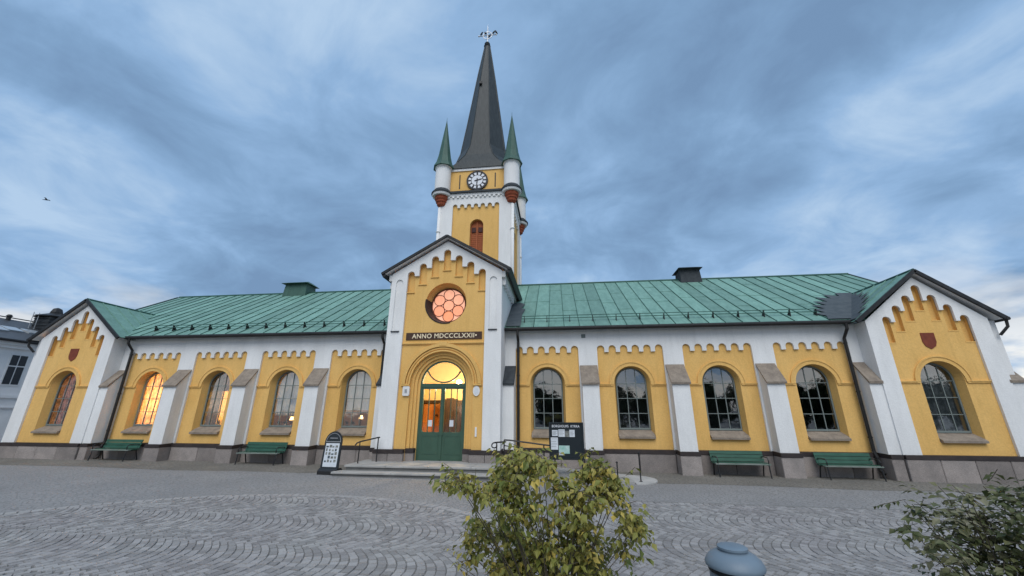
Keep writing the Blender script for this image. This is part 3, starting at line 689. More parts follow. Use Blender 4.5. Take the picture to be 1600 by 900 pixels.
for i in range(m_): fl.f += [(3 * i, 3 * i + 3, 3 * i + 4, 3 * i + 1), (3 * i + 2, 3 * i + 5, 3 * i + 3, 3 * i)]
fl.build('rose_flashing', BLK, church)
for d, t in zip(QN, QT):
    nb_ = MB(); nb_.box(d - .15, d + .15, QY + .19, QY + .24, t - .84, t + .02); nb_.build('niche_back', YEL, church)
    nb_ = MB(); nb_.box(d - .165, d + .165, QY + .05, QY + .11, t - .855, t - .82); nb_.build('niche_sill', YEL, church)
rw = MB(); rw.plate(circ(*RC, .67), [circ(*RC, .635)], QY + .44, QY + .53); rose = rw.build('rose_window', LEAD, church)
gb = MB(); gb.v = [(x, QY + .50, z) for x, z in circ(*RC, .65)]; gb.f = [tuple(range(40))]; gb.build('glazing', ROSEB, rose)
for i in range(7):
    a = R(90 + 60 * (i - 1)); cc = RC if i == 0 else (RC[0] + .422 * math.cos(a), RC[1] + .422 * math.sin(a))
    p = MB(); p.v = [(x, QY + .488, z) for x, z in circ(*cc, .20, 28)]; p.f = [tuple(range(28))]; p.build('pane', ROSE[(0, 2, 0, 1, 3, 1, 2)[i]], rose)
    t = MB(); t.plate(circ(*cc, .221, 28), [circ(*cc, .199, 28)], QY + .465, QY + .495); t.build('tracery_ring', LEAD, rose)
ip = MB(); ip.box(-1.40, 1.42, QY + .06, QY + .10, 4.42, 4.685); insc = ip.build('inscription_panel', INSC, church)
text_mesh('lettering', 'ANNO MDCCCLXXII•', .235, GOLD, insc, (.04, QY + .056, 4.475), bold=.003, sx_=1.0)
st = MB(); st.box(-1.515, 1.515, QY + .03, QY + .10, 4.27, 4.31); st.box(-1.515, 1.515, QY + .06, QY + .10, 4.235, 4.27)
st.hexa([(-.11, QY - .0, 4.20), (.15, QY - .0, 4.20), (.15, QY + .09, 4.20), (-.11, QY + .09, 4.20), (-.14, QY - .0, 4.33), (.18, QY - .0, 4.33), (.18, QY + .09, 4.33), (-.14, QY + .09, 4.33)])
st.build('string_course', YEL, church)
DC = .02
pa = MB(); ringarc(pa, DC, 2.86, 1.30, 1.42, QY + .01, QY + .10, n=36); ringarc(pa, DC, 2.86, 1.22, 1.27, QY + .05, QY + .10, n=36)
ringarc(pa, DC, 2.86, 1.13, 1.18, QY + .03, QY + .10, n=36)
for d in (-1, 1): a, b = sorted((DC + d * 1.14, DC + d * 1.44)); pa.box(a, b, QY + .02, QY + .10, 2.80, 2.86)
pa.build('portal_arch', YEL, church)
for k_, (ro_, ri, y0, y1) in enumerate(((1.20, 1.02, QY + .17, QY + .30), (1.10, .92, QY + .24, QY + .36), (1.0, .83, QY + .32, QY + .50))):
    o_ = MB(); o_.plate(arch(DC, ro_, .30, 2.86, 28), [arch(DC, ri, .33, 2.86, 28)], y0, y1, back=False, outer_sides=False); o_.build('portal_order', YEL, church)
for d in (-1, 1):
    a, b = sorted((DC + d * .84, DC + d * 1.14)); jb = MB(); jb.box(a, b, QY + .12, QY + .3, .36, .617); jb.build('jamb_base', GRAN, church)
    a, b = sorted((DC + d * .835, DC + d * 1.14)); jb = MB(); jb.box(a, b, QY + .10, QY + .3, .619, .76); jb.build('jamb_band', BAND, church)
# portal roof
HW, ZA, ZL, ya, yb = 2.43, 8.42, 6.98, -1.47, 3.33
pr_ = MB(); pr_.add([(-HW, ya, ZL), (0, ya, ZA), (0, yb, ZA), (-HW, yb, ZL), (HW, ya, ZL), (HW, yb, ZL)], [(0, 1, 2, 3), (1, 4, 5, 2)])
pro = pr_.build('portal_roof', BLK, church)
pr_ = MB(); pr_.add([(-HW, ya, ZL - .06), (0, ya, ZA - .06), (0, yb, ZA - .06), (-HW, yb, ZL - .06), (HW, ya, ZL - .06), (HW, yb, ZL - .06)], [(3, 2, 1, 0), (2, 5, 4, 1)]); pr_.build('soffit', WHITE, pro)
for d in (-1, 1):
    nrm = Vector((d * (ZA - ZL), 0, HW)).normalized()
    def Q(t, y, h): return (d * HW * t + nrm.x * h, y, ZA + (ZL - ZA) * t + nrm.z * h)
    v = MB(); v.hexa([Q(0, ya - .04, -.055), Q(1.02, ya - .04, -.055), Q(1.02, ya + .03, -.055), Q(0, ya + .03, -.055), Q(0, ya - .04, .04), Q(1.02, ya - .04, .04), Q(1.02, ya + .03, .04), Q(0, ya + .03, .04)]); v.build('verge_board', BLK, pro)
    e_ = MB(); e_.hexa([Q(.985, ya, -.16), Q(1.03, ya, -.16), Q(1.03, yb, -.16), Q(.985, yb, -.16), Q(.985, ya, .04), Q(1.03, ya, .04), Q(1.03, yb, .04), Q(.985, yb, .04)]); e_.build('eave_board', BLK, pro)
    ct = MB(); ct.box(*sorted((d * QX, d * (QX + .13))), QY + .02, 3.2, 6.72, 6.95)
    for i in range(7): y0 = QY + .15 + i * .42; ct.box(*sorted((d * QX, d * (QX + .12))), y0, y0 + .16, 6.45, 6.73)
    ct.build('corbel_table', WHITE, church)
for d in (-1, 1):
    for i in range(9):
        nrm = Vector((d * (ZA - ZL), 0, HW)).normalized()
        def Q(t, y, h): return (d * HW * t + nrm.x * h, y, ZA + (ZL - ZA) * t + nrm.z * h)
        y0 = ya + .06 + i * .52; y1 = min(y0 + .516, yb - .01); m = MB()
        m.hexa([Q(.02, y0, .0), Q(.985, y0, .0), Q(.985, y1, .0), Q(.02, y1, .0), Q(.02, y0, .02), Q(.985, y0, .02), Q(.985, y1, .02), Q(.02, y1, .02)]); m.build('roof_sheet', TAR, pro)

# ---- door and vestibule
DY = -.90
df = MB(); df.plate(arch(DC, .835, .37, 2.86, 28), [arch(DC, .775, .40, 2.86, 28)], DY - .03, DY + .05)
df.box(DC - .775, DC + .775, DY - .035, DY + .05, 2.76, 2.89)
door = df.build('door', DOORG, church)
fl = MB(); ringarc(fl, DC, 3.58, .625, .67, DY - .02, DY + .03, 203, 337, 24); fl.build('fanlight_bar', DOORG, door)
fg = MB(); lp = [(DC - .77, 2.89)] + [(DC + .775 * math.cos(math.pi * (1 - i / 20)), 2.86 + .775 * math.sin(math.pi * (1 - i / 20))) for i in range(1, 20)] + [(DC + .77, 2.89)]
fg.v = [(x, DY + .01, z) for x, z in lp[::-1]]; fg.f = [tuple(range(len(lp)))]; fg.build('pane', GLASSD, door)
for d in (-1, 1):
    a, b = (DC - .775, DC - .02) if d < 0 else (DC + .02, DC + .775)
    rad = .10; oc = b - .06 if d > 0 else a + .06
    if d < 0: hole = [(a + .07 + rad, 1.27), (b - .05, 1.27), (b - .05, 2.70), (a + .07, 2.70), (a + .07, 1.27 + rad), (a + .085, 1.27 + rad * .45), (a + .07 + rad * .45, 1.285)]
    else: hole = [(a + .05, 1.27), (b - .07 - rad, 1.27), (b - .07 - rad * .45, 1.285), (b - .085, 1.27 + rad * .45), (b - .07, 1.27 + rad), (b - .07, 2.70), (a + .05, 2.70)]
    lf = MB(); lf.plate([(a, .40), (b, .40), (b, 2.76), (a, 2.76)], [hole], DY - .02, DY + .035)
    leaf = lf.build('door_leaf', DOORG, door)
    pn = MB(); pn.plate([(a + .09, .56), (b - .07, .56), (b - .07, 1.16), (a + .09, 1.16)], [[(a + .12, .59), (b - .10, .59), (b - .10, 1.13), (a + .12, 1.13)]], DY - .028, DY - .02, back=False); pn.build('panel_moulding', DOORG, door)
    br = MB()
    for i in (1, 2): x = a + .07 + (b - a - .12) * i / 3; br.box(x - .014, x + .014, DY - .012, DY + .02, 1.27, 2.70)
    br.build('glazing_bar', DOORG, door)
    g = MB(); g.v = [(a + .05, DY + .006, 1.25), (b - .04, DY + .006, 1.25), (b - .04, DY + .006, 2.72), (a + .05, DY + .006, 2.72)]; g.f = [(0, 1, 2, 3)]; g.build('pane', GLASSD, door)
    px = DC - .40 if d < 0 else DC + .36
    pp = MB(); pp.box(px - .07, px + .07, DY - .03, DY - .026, 1.45, 1.66); pno = pp.build('paper_note', PAPER, door)
ms = MB(); ms.box(DC - .045, DC + .045, DY - .045, DY + .0, .40, 2.76); ms.box(DC - .09, DC + .09, DY - .05, DY - .02, 1.17, 1.25); ms.build('meeting_stile', DOORG, door)
vb = MB(); xa, xb, y0, y1, z0, z1 = -1.75, 1.75, -.74, 1.9, .37, 4.1
vb.add([(xa, y0, z0), (xb, y0, z0), (xb, y1, z0), (xa, y1, z0), (xa, y0, z1), (xb, y0, z1), (xb, y1, z1), (xa, y1, z1)], [(0, 1, 2, 3), (4, 5, 6, 7), (1, 2, 6, 5), (2, 3, 7, 6), (3, 0, 4, 7)])
vest = vb.build('vestibule', WARMW, church)
idr = MB(); idr.box(-1.62, -.62, 1.80, 1.88, .40, 2.25); idr.build('inner_door', WOODI, vest)
idf = MB(); idf.plate([(-1.7, .38), (-.54, .38), (-.54, 2.40), (-1.7, 2.40)], [[(-1.6, .39), (-.64, .39), (-.64, 2.28), (-1.6, 2.28)]], 1.72, 1.88); idf.box(-1.14, -1.10, 1.76, 1.82, .4, 2.28); idf.box(-1.05, -.96, 1.70, 1.80, 1.78, 1.83); idf.build('inner_door_frame', WOODB, vest)
wp = MB()
for i in range(8): wp.box(-.62 + i * .16, -.62 + i * .16 + .152, 1.2, 1.26, .38, 2.42 + .05 * math.sin(i))
wp.build('wood_screen', WOODB, vest)
lp_ = MB(); lp_.lathe([(.0, -.09), (.08, -.07), (.11, 0), (.08, .06), (.02, .09)], (.26, .35, 3.03), 16); lp_.build('ceiling_lamp', BULB, vest, smooth=True)
def plight(name, loc, watts, c, r=.1):
    l = bpy.data.lights.new(name, 'POINT'); l.energy = watts; l.color = c; l.shadow_soft_size = r; o = bpy.data.objects.new(name, l); col.objects.link(o); o.location = loc; return o
plight('vestibule_light', (.26, .30, 2.86), 175, (1, .76, .46), .12)
plight('room_light_far', (-12.9, 1.3, 2.35), 130, (1, .52, .20), .25)
plight('room_light_middle', (-10.3, .95, 2.2), 85, (1, .62, .16), .2)
plight('room_light_pavilion', (-15.9, 1.6, 2.4), 75, (1, .55, .3), .3)
plight('room_light_near', (-5.0, 4.5, 3.2), 22, (1, .72, .45), .2)
for nm, x, z, px in (('meter_box', -1.22, 2.62, 0), ('oval_plaque', 1.28, 2.62, 1), ('thermometer', 1.30, 1.30, 2)):
    b = MB()
    if px == 0: b.plate([(x - .10, z - .16), (x + .10, z - .16), (x + .12, z - .12), (x + .12, z + .12), (x + .10, z + .16), (x - .10, z + .16), (x - .12, z + .12), (x - .12, z - .12)], [], QY + .02, QY + .095); b.build('meter_box', WHITE, church); c = MB(); c.box(x - .04, x + .04, QY + .01, QY + .022, z - .06, z + .06); c.build('meter_window', SILV, church)
    elif px == 1: b.plate([(x + .12 * math.cos(t * .2618), z + .17 * math.sin(t * .2618)) for t in range(24)], [], QY + .05, QY + .095); b.build('oval_plaque', WHITE, church); c = MB(); c.plate([(x + .07 * math.cos(t * .2618), z + .11 * math.sin(t * .2618)) for t in range(24)], [], QY + .045, QY + .052); c.build('plaque_face', PAPER, church)
    else: b.box(x - .03, x + .03, QY + .06, QY + .095, z - .15, z + .15); b.build('thermometer', WHITE, church)

# ---- tower
TX, TYc, TW = -.02, 5.30, 1.98
def rot_about(ob, k_):
    ob.matrix_parent_inverse = Matrix.Identity(4); ob.location = (TX, TYc, 0); ob.rotation_euler.z = k_ * math.pi / 2
TN = [(i - 3) * .378 for i in range(7)]
def tower_panel():
    l = [(-1.27, 6.0), (1.27, 6.0)]
    for i in range(6, -1, -1):
        c = TN[i]; x0, x1 = c - .12, c + .12
        if i == 6: x1 = 1.27
        if i == 0: x0 = -1.27
        r = (x1 - x0) / 2; m_ = (x0 + x1) / 2
        if i != 6: l.append((x1, 12.40))
        l += [(m_ + r * math.cos(math.pi * q / 8), 12.62 - r + r * math.sin(math.pi * q / 8)) for q in range(9)]
        if i != 0: l.append((x0, 12.40))
    return l
for k_ in range(4):
    f = MB(); f.plate([(-TW, 4), (TW, 4), (TW, 13.3), (-TW, 13.3)], [tower_panel()], -TW, -TW + .12, back=False, outer_sides=False); rot_about(f.build('tower_facing', WHITE, church), k_)
    y = MB(); y.plate([(-1.5, 4), (1.5, 4), (1.5, 13), (-1.5, 13)], [arch(.06, .36, 8.6, 11.36, 14)], -TW + .10, -TW + .42, back=False, outer_sides=False); rot_about(y.build('tower_wall', YEL, church), k_)
    lv = MB(); lv.box(-.32, .44, -TW + .32, -TW + .40, 8.5, 11.75); lo = lv.build('louvre_shutter', LOUV, church); rot_about(lo, k_)
    ls = MB()
    for i in range(22): z = 8.6 + i * .11; ls.hexa([(-.27, -TW + .295, z), (.39, -TW + .295, z), (.39, -TW + .33, z + .04), (-.27, -TW + .33, z + .04), (-.27, -TW + .295, z + .06), (.39, -TW + .295, z + .06), (.39, -TW + .33, z + .09), (-.27, -TW + .33, z + .09)])
    ls.box(.035, .085, -TW + .25, -TW + .33, 8.5, 11.6); ls.build('slat', LOUV, lo)
    for x in (-.12, .24):
        pn = MB(); pn.box(x - .11, x + .11, -TW + .245, -TW + .275, 11.02, 11.3); pn.build('louvre_opening', mat('louvre_dark', (.05, .012, .01), rough=.6) if 'louvre_dark' not in bpy.data.materials else bpy.data.materials['louvre_dark'], lo)
    dn = MB()
    for i in range(13): x = -1.5 + i * .25; dn.box(x - .06, x + .06, -TW - .07, -TW + .02, 12.98, 13.08)
    dn.box(-TW, TW, -TW - .06, -TW + .02, 13.085, 13.2); rot_about(dn.build('dentil_band', WHITE, church), k_)
    u = MB(); u.box(-1.6, 1.6, -1.80, -1.6, 13.3, 14.98); rot_about(u.build('belfry_wall', YEL, church), k_)
    sl_ = MB()
    for x in (-1.0, 1.0): sl_.box(x - .03, x + .03, -1.812, -1.795, 13.68, 14.58)
    rot_about(sl_.build('slit', BLK, church), k_)
    tb = MB(); tb.box(-1.7, 1.7, -1.86, -1.6, 14.80, 14.97); rot_about(tb.build('eaves_band', WHITE, church), k_)
    cn = MB(); cn.hexa([(-2.02, -2.14, 13.24), (2.02, -2.14, 13.24), (2.02, -1.7, 13.24), (-2.02, -1.7, 13.24), (-1.95, -2.13, 13.36), (1.95, -2.13, 13.36), (1.80, -1.78, 13.55), (-1.80, -1.78, 13.55)]); rot_about(cn.build('cornice', TAR, church), k_)
    cw = MB(); cw.box(-1.98, 1.98, -2.05, -1.9, 13.17, 13.24); rot_about(cw.build('cornice_bed', WHITE, church), k_)
co = MB(); co.box(TX - 1.45, TX + 1.45, TYc - 1.45, TYc + 1.45, 3.9, 15.0); co.build('tower_core', ROOMD, church)
for dx in (-1, 1):
    for dy in (-1, 1):
        cx, cy_ = TX + dx * 1.93, TYc + dy * 1.93
        t = MB(); t.lathe([(.43, 13.2), (.43, 14.90), (.48, 14.93), (.51, 15.0)], (cx, cy_, 0), 20); to = t.build('turret', WHITE, church); smooth_angle(to)
        t = MB(); t.lathe([(.60, 14.94), (.59, 14.99), (.47, 15.25), (.37, 15.7), (.012, 18.28), (.006, 18.5)], (cx, cy_, 0), 8); t.build('turret_roof', TURR, to)
        t = MB(); t.lathe([(.58, 13.25), (.58, 13.32), (.43, 13.52)], (cx, cy_, 0), 20); smooth_angle(t.build('turret_cornice', TAR, to))
        t = MB(); t.lathe([(.50, 13.12), (.53, 13.18), (.53, 13.25)], (cx, cy_, 0), 20); smooth_angle(t.build('cornice_bed', WHITE, to))
        t = MB(); t.lathe([(.16, 12.55), (.24, 12.62), (.26, 12.74), (.31, 12.78), (.31, 12.86), (.37, 12.94), (.38, 13.02), (.38, 13.13)], (cx, cy_, 0), 16); t.build('corbel', RED, to)
        t = MB(); px, py = TX + dx * 1.99, TYc + dy * 1.99
        t.tube([(px, py, 6), (px, py, 12.45)], .085, 10); t.lathe([(.085, 10.95), (.12, 10.99), (.12, 11.03), (.085, 11.07)], (px, py, 0), 12); t.build('corner_shaft', WHITE, church, smooth=True)
# clock
cy0 = TYc - 1.80; ck = MB(); CZk = 14.12
ck.plate(circ(TX, CZk, .57, 48), [], cy0 - .07, cy0 + .02); clock = ck.build('clock', CLKD, church)
d = MB(); d.plate(circ(TX, CZk, .315, 36), [], cy0 - .085, cy0 - .065); d.build('clock_face', CLKW, clock)
for i in range(12):
    a = R(90 - 30 * i); n = MB()
    def pt(r, w): return (TX + r * math.cos(a) - w * math.sin(a), CZk + r * math.sin(a) + w * math.cos(a))
    a = R(90 - 30 * i + 15)
    n.plate([pt(.35, -.050), pt(.50, -.076), pt(.50, .076), pt(.35, .050)], [], cy0 - .08, cy0 - .065); n.build('numeral_field', CLKW, clock)
rg = MB(); rg.plate(circ(TX, CZk, .60, 48), [circ(TX, CZk, .545, 48)], cy0 - .09, cy0); rg.build('clock_rim', CLKD, clock)
def hand(name, ang, L, w, tail):
    a = R(ang); h = MB()
    def pt(r, q): return (TX + r * math.cos(a) - q * math.sin(a), CZk + r * math.sin(a) + q * math.cos(a))
    h.plate([pt(-tail, -w), pt(L * .7, -w), pt(L, 0), pt(L * .7, w), pt(-tail, w)], [], cy0 - .105, cy0 - .092); h.build(name, CLKD, clock)
hand('hour_hand', 14, .32, .032, .15); hand('minute_hand', -92, .46, .028, .13)
# spire
sp = MB(); rings = [(14.95, 1.92, 1.62), (15.05, 1.90, 1.55), (15.5, 1.76, 1.15), (16.1, 1.54, .80), (16.9, 1.36, .58), (19.2, 1.06, .439), (23.4, .545, .226), (25.9, .20, .083), (26.05, .17, .07)]
for z, a, b in rings: sp.v += [(TX - .03 + x, TYc + y, z) for x, y in ((a, -b), (a, b), (b, a), (-b, a), (-a, b), (-a, -b), (-b, -a), (b, -a))]
for i in range(len(rings) - 1):
    for k_ in range(8): a, b = 8 * i + k_, 8 * i + (k_ + 1) % 8; sp.f.append((a, b, b + 8, a + 8))
sp.f.append(tuple(range(8))); spo = sp.build('spire', SPIRE, church)
for k_ in range(8):
    t = MB(); t.tube([Vector(sp.v[8 * i + k_]) for i in range(2, len(rings))], .028, 5); t.build('arris_roll', SPIRE, spo)
t = MB(); t.lathe([(.17, 26.0), (.24, 26.08), (.14, 26.16), (.20, 26.30), (.13, 26.42), (.04, 26.48)], (TX - .05, TYc, 0), 12); t.build('finial', SPIRE, spo)
dh = MB(); dh.box(TX - .33, TX - .17, TYc - .86, TYc - .70, 22.0, 22.2); dh.build('spire_hatch', BLK, spo)
cxr = TX - .05; cr = MB(); cr.tube([(cxr, TYc, 26.4), (cxr, TYc, 27.75)], [.035, .03], 8)
cr.tube([(cxr, TYc, 27.7), (cxr, TYc, 28.15)], [.03, .004], 6)
cr.tube([(cxr - .62, TYc, 27.12), (cxr + .62, TYc, 27.12)], .03, 8)
cr.tube([(cxr + .32 * math.cos(2 * math.pi * i / 24), TYc, 27.12 + .32 * math.sin(2 * math.pi * i / 24)) for i in range(25)], .024, 6)
for sx_ in (-1, 1):
    for px, pz in ((cxr + sx_ * .62, 27.12),): cr.lathe([(.0, -.06), (.05, -.03), (.05, .03), (0, .06)], (px, TYc, pz), 8)
cr.build('spire_cross', SILV, church)

# ------------------------------------------------------------------ steps, ramp, rails
s_ = thing('entrance_steps', 'two broad grey stone steps in front of the green church door', 'steps')
STEPR = mat('shaded_riser', (.22, .215, .205), (.16, .157, .15), 2, .9, .3, 50, fine=.12)  # darker copy of the step stone, riser shade put into the colour
m = MB(); m.box(-2.52, 2.72, -2.30, -.86, -.1, .30); m.build('landing', STEPR, s_)
for i in range(4): m = MB(); m.cbox(-2.56 + i * 1.33 + .004, -2.56 + (i + 1) * 1.33 - .004, -2.36, -.87, .302, .367 - .002 * (i % 2), .012); m.build('landing_slab', CONC, s_)
m = MB(); m.box(-2.72, 2.86, -2.66, -2.31, -.1, .155); m.build('step', STEPR, s_)
for i in range(3): m = MB(); m.cbox(-2.76 + i * 1.88 + .004, -2.76 + (i + 1) * 1.88 - .004, -2.72, -2.31, .157, .217 - .002 * (i % 2), .012); m.build('step_slab', CONC, s_)
rp = thing('ramp', 'pale concrete wheelchair ramp running right from the church door', 'ramp')
m = MB(); pts = [(2.76, -2.34), (2.76, -1.15), (6.3, -1.15)] ; 
m.hexa([(2.92, -2.42, -.05), (6.1, -2.55, -.05), (6.1, -1.15, -.05), (2.92, -1.15, -.05), (2.92, -2.42, .36), (6.1, -2.55, .10), (6.1, -1.15, .10), (2.92, -1.15, .36)]); m.build('ramp_slope', CONC, rp)
m = MB(); lo_ = [(6.11, -1.15)] + [(6.2 + .62 * math.sin(R(a)), -1.9 + .78 * math.cos(R(a))) for a in range(10, 180, 17)] + [(6.11, -2.68)]
m.v = [(x, y, -.02) for x, y in lo_] + [(x, y, .085) for x, y in lo_]; n = len(lo_); m.f = [tuple(range(n, 2 * n))[::-1]] + [(i, (i + 1) % n, n + (i + 1) % n, n + i) for i in range(n)]
RAMPL = mat('ramp_apron', (.46, .45, .43), (.36, .355, .34), 3, .9, .2, 40, fine=.08)
m.build('ramp_apron', RAMPL, rp)
def rail(label, posts, pts, curls=()):
    r = thing('handrail', label, 'handrail', group='black iron handrails at the church door')
    t = MB(); t.tube(pts, .022, 8)
    for (cx, cy_, cz, d) in curls: t.tube([(cx - d * .08 * math.sin(R(a)), cy_, cz - .08 + .08 * math.cos(R(a)) * (1 - a / 900)) for a in range(0, 281, 20)], .018, 6)
    t.build('top_rail', IRON, r)
    for x, y, z0, z1 in posts: p = MB(); p.tube([(x, y, z0), (x, y, z1)], .019, 8); p.build('post', IRON, r)
    return r
rail('short curled iron handrail at the left end of the entrance steps', [(-2.33, -1.95, .365, 1.00), (-1.93, -1.5, .365, 1.10)], [(-2.43, -2.05, .90), (-2.40, -2.02, .97), (-2.33, -1.95, 1.01), (-1.93, -1.5, 1.115), (-1.90, -1.46, 1.115)])
rail('curled iron handrail on the right side of the entrance steps', [(2.18, -2.28, .365, 1.05)], [(2.12, -2.34, 1.055), (2.18, -2.28, 1.06), (2.42, -2.05, 1.065)], [(2.12, -2.34, 1.055, 1)])
rr = rail('low sloping iron ramp railing left of the notice board', [(2.42, -2.38, .365, 1.13), (3.6, -2.42, .29, 1.0), (4.9, -2.47, .18, .87)], [(2.42, -2.38, 1.14), (2.6, -2.385, 1.13), (4.9, -2.47, .88), (4.97, -2.47, .78)])
t = MB(); t.tube([(2.42, -2.38, .98), (4.9, -2.47, .72)], .014, 6); t.build('lower_rail', IRON, rr)
for x, y, z0, z1, lab in ((6.30, -2.3, .05, .82, 'thin black marker post beside the end of the ramp'), (5.62, -2.72, .05, .60, 'short black marker post at the near edge of the ramp')):
    t = MB(); t.tube([(x, y, z0), (x, y, z1)], .018, 8); t.lathe([(.03, 0), (.03, .02), (.012, .04)], (x, y, z1), 8); t.lathe([(.05, 0), (.05, .012)], (x, y, z0 + .03), 10); o = t.build('marker_post', IRON); o['label'] = lab; o['category'] = 'post'; o['group'] = 'marker posts at the ramp'

# ------------------------------------------------------------------ benches
def bench(x, label):
    b = thing('bench', label, 'bench', (x, -.62, gz(x) - .0), 'green slatted benches along the church wall')
    L = .80
    for i, (y, z) in enumerate(((-.22, .385), (-.08, .40), (.06, .395))):
        m = MB(); m.box(-L, L, y - .058, y + .058, z - .02, z + .015); m.build('seat_slat', BENCHL if i == 0 else BENCH, b)
    for i, (y, z) in enumerate(((.135, .47), (.165, .575), (.19, .68))):
        m = MB(); m.hexa([(-L, y - .015, z - .045), (L, y - .015, z - .045), (L, y + .012, z - .052), (-L, y + .012, z - .052), (-L, y + .01, z + .046), (L, y + .01, z + .046), (L, y + .037, z + .04), (-L, y + .037, z + .04)]); m.build('back_slat', BENCH, b)
    for d in (-1, 1):
        X = d * (L - .06); f = MB()
        f.tube([(X, -.30, 0), (X, -.27, .2), (X, -.26, .36), (X, .08, .37), (X, .16, .45), (X, .22, .72)], .02, 6)
        f.tube([(X, .20, 0), (X, .14, .2), (X, .08, .37)], .02, 6)
        f.tube([(X, -.26, .36), (X, -.28, .5), (X, -.22, .575), (X, .0, .58), (X, .17, .56)], .016, 6); f.build('end_frame', IRON, b)
    return b
bench(-12.78, 'green slatted bench below the lit orange window beside the left pavilion')
bench(-6.72, 'green slatted bench standing alone left of the pavement sign')
bench(9.66, 'green slatted bench on the right wing, nearer the door')
bench(12.78, 'green slatted bench beside the right pavilion downpipe')

# ------------------------------------------------------------------ pavement sign
a = thing('pavement_sign', 'black arched pavement sign with a white photo poster left of the steps', 'sign', (-3.0, -2.35, gz(-3)))
a.rotation_euler.z = R(-4)
m = MB(); m.box(-.31, .31, -.18, .18, 0, .10); m.hexa([(-.31, -.18, .10), (.31, -.18, .10), (.31, .18, .10), (-.31, .18, .10), (-.31, -.10, .17), (.31, -.10, .17), (.31, .10, .17), (-.31, .10, .17)]); m.build('base', IRON, a)
def tilt(o): o.rotation_euler.x = R(-4); o.location = (0, -.05, .14); return o
lp2 = [(-.295, 0), (.295, 0), (.285, .78)] + [(.285 * math.cos(math.pi * i / 16), .78 + .30 * math.sin(math.pi * i / 16)) for i in range(1, 16)] + [(-.285, .78)]
m = MB(); m.plate(lp2, [], -.02, .02); tilt(m.build('panel', BOARD, a))
m = MB(); m.tube([(x, 0, z) for x, z in lp2[1:]] + [(-.295, 0, 0)], .022, 6); tilt(m.build('frame', IRON, a))
m = MB(); m.plate([(.255 * math.cos(math.pi * i / 16), .78 + .265 * math.sin(math.pi * i / 16)) for i in range(17)], [[(.238 * math.cos(math.pi * i / 16), .80 + .232 * math.sin(math.pi * i / 16)) for i in range(17)]], -.026, -.02); tilt(m.build('header_rim', SILV, a))
m = MB(); m.box(-.13, .13, -.027, -.02, .885, .905); tilt(m.build('header_line', SILV, a))
m = MB(); m.box(-.235, .235, -.028, -.02, .07, .745); po = tilt(m.build('poster', PAPER, a))
for i in range(4):
    for j in range(5):
        if (i, j) in ((0, 1),): continue
        x0 = -.205 + i * .105 + rnd.uniform(-.006, .006); z0 = .20 + j * .105; w_, h_ = rnd.uniform(.05, .085), rnd.uniform(.04, .085)
        m = MB(); m.box(x0, x0 + w_, -.0305, -.029, z0, z0 + h_); m.build('poster_photo', PRINT if (i * 3 + j * 5) % 4 == 0 else PRINTP, po)
# ------------------------------------------------------------------ notice board
nbd = thing('notice_board', 'black framed notice board with white papers beside the ramp', 'notice board', (4.26, -2.75, gz(4.3)))
m = MB(); m.box(-.465, .465, -.03, .04, .62, 1.57); m.build('back_panel', BOARD, nbd)
m = MB(); m.plate([(-.49, .60), (.49, .60), (.49, 1.59), (-.49, 1.59)], [[(-.45, .64), (.45, .64), (.45, 1.55), (-.45, 1.55)]], -.055, .05); m.build('frame', BOARD, nbd)
for x in (-.44, -.34, .42): m = MB(); m.box(x - .02, x + .02, -.01, .03, -.05, .62); m.build('leg', IRON, nbd)
text_mesh('header_lettering', 'BORGHOLMS', .095, CLKW, nbd, (-.165, -.033, 1.455), bold=.001, extrude=.002, sx_=.80)
text_mesh('header_lettering', 'KYRKA', .095, CLKW, nbd, (.255, -.033, 1.455), bold=.001, extrude=.002, sx_=.80)
for (x0, x1, z0, z1, m_) in ((-.40, -.24, 1.22, 1.38, PAPER), (-.22, -.04, 1.20, 1.40, PAPER), (-.03, .08, 1.20, 1.36, PRINTP), (.09, .24, 1.20, 1.39, PAPER), (-.44, -.24, .86, 1.18, PAPER), (-.22, .08, .76, .97, PRINTG), (-.22, -.08, .72, .80, PAPER)):
    m = MB(); m.box(x0, x1, -.038 if z0 > .73 else -.042, -.031, z0, z1); p = m.build('paper_sheet', m_, nbd)
    if m_ is PAPER:
        l = MB()
        for i in range(4): z = z1 - .03 - (z1 - z0 - .05) * i / 4; l.box(x0 + .015, x1 - .02 - .03 * (i % 2), -.0435, -.0425, z - .006, z)
        l.build('print_line', PRINTP, p)
# ------------------------------------------------------------------ litter bin in the foreground
lb_ = thing('litter_bin', 'blue-grey domed litter bin in the near foreground', 'litter bin', (5.52, -10.64, gz(5.5)))
m = MB(); m.lathe([(.19, 0), (.20, .02), (.20, .60), (.185, .63)], n=32); smooth_angle(m.build('body', BINB, lb_))
m = MB(); m.lathe([(.205, .62), (.207, .655)], n=32); m.build('rim_gap', BINK, lb_)
m = MB(); m.lathe([(.222, .655), (.226, .668), (.222, .685), (.205, .715), (.175, .742), (.135, .762), (.115, .768)], n=36); smooth_angle(m.build('dome_lid', BINB, lb_), 50)
m = MB(); m.lathe([(.108, .768), (.108, .778), (.116, .782), (.116, .798), (.100, .806), (.05, .811)], n=32); smooth_angle(m.build('lid_knob', BINB, lb_), 40)

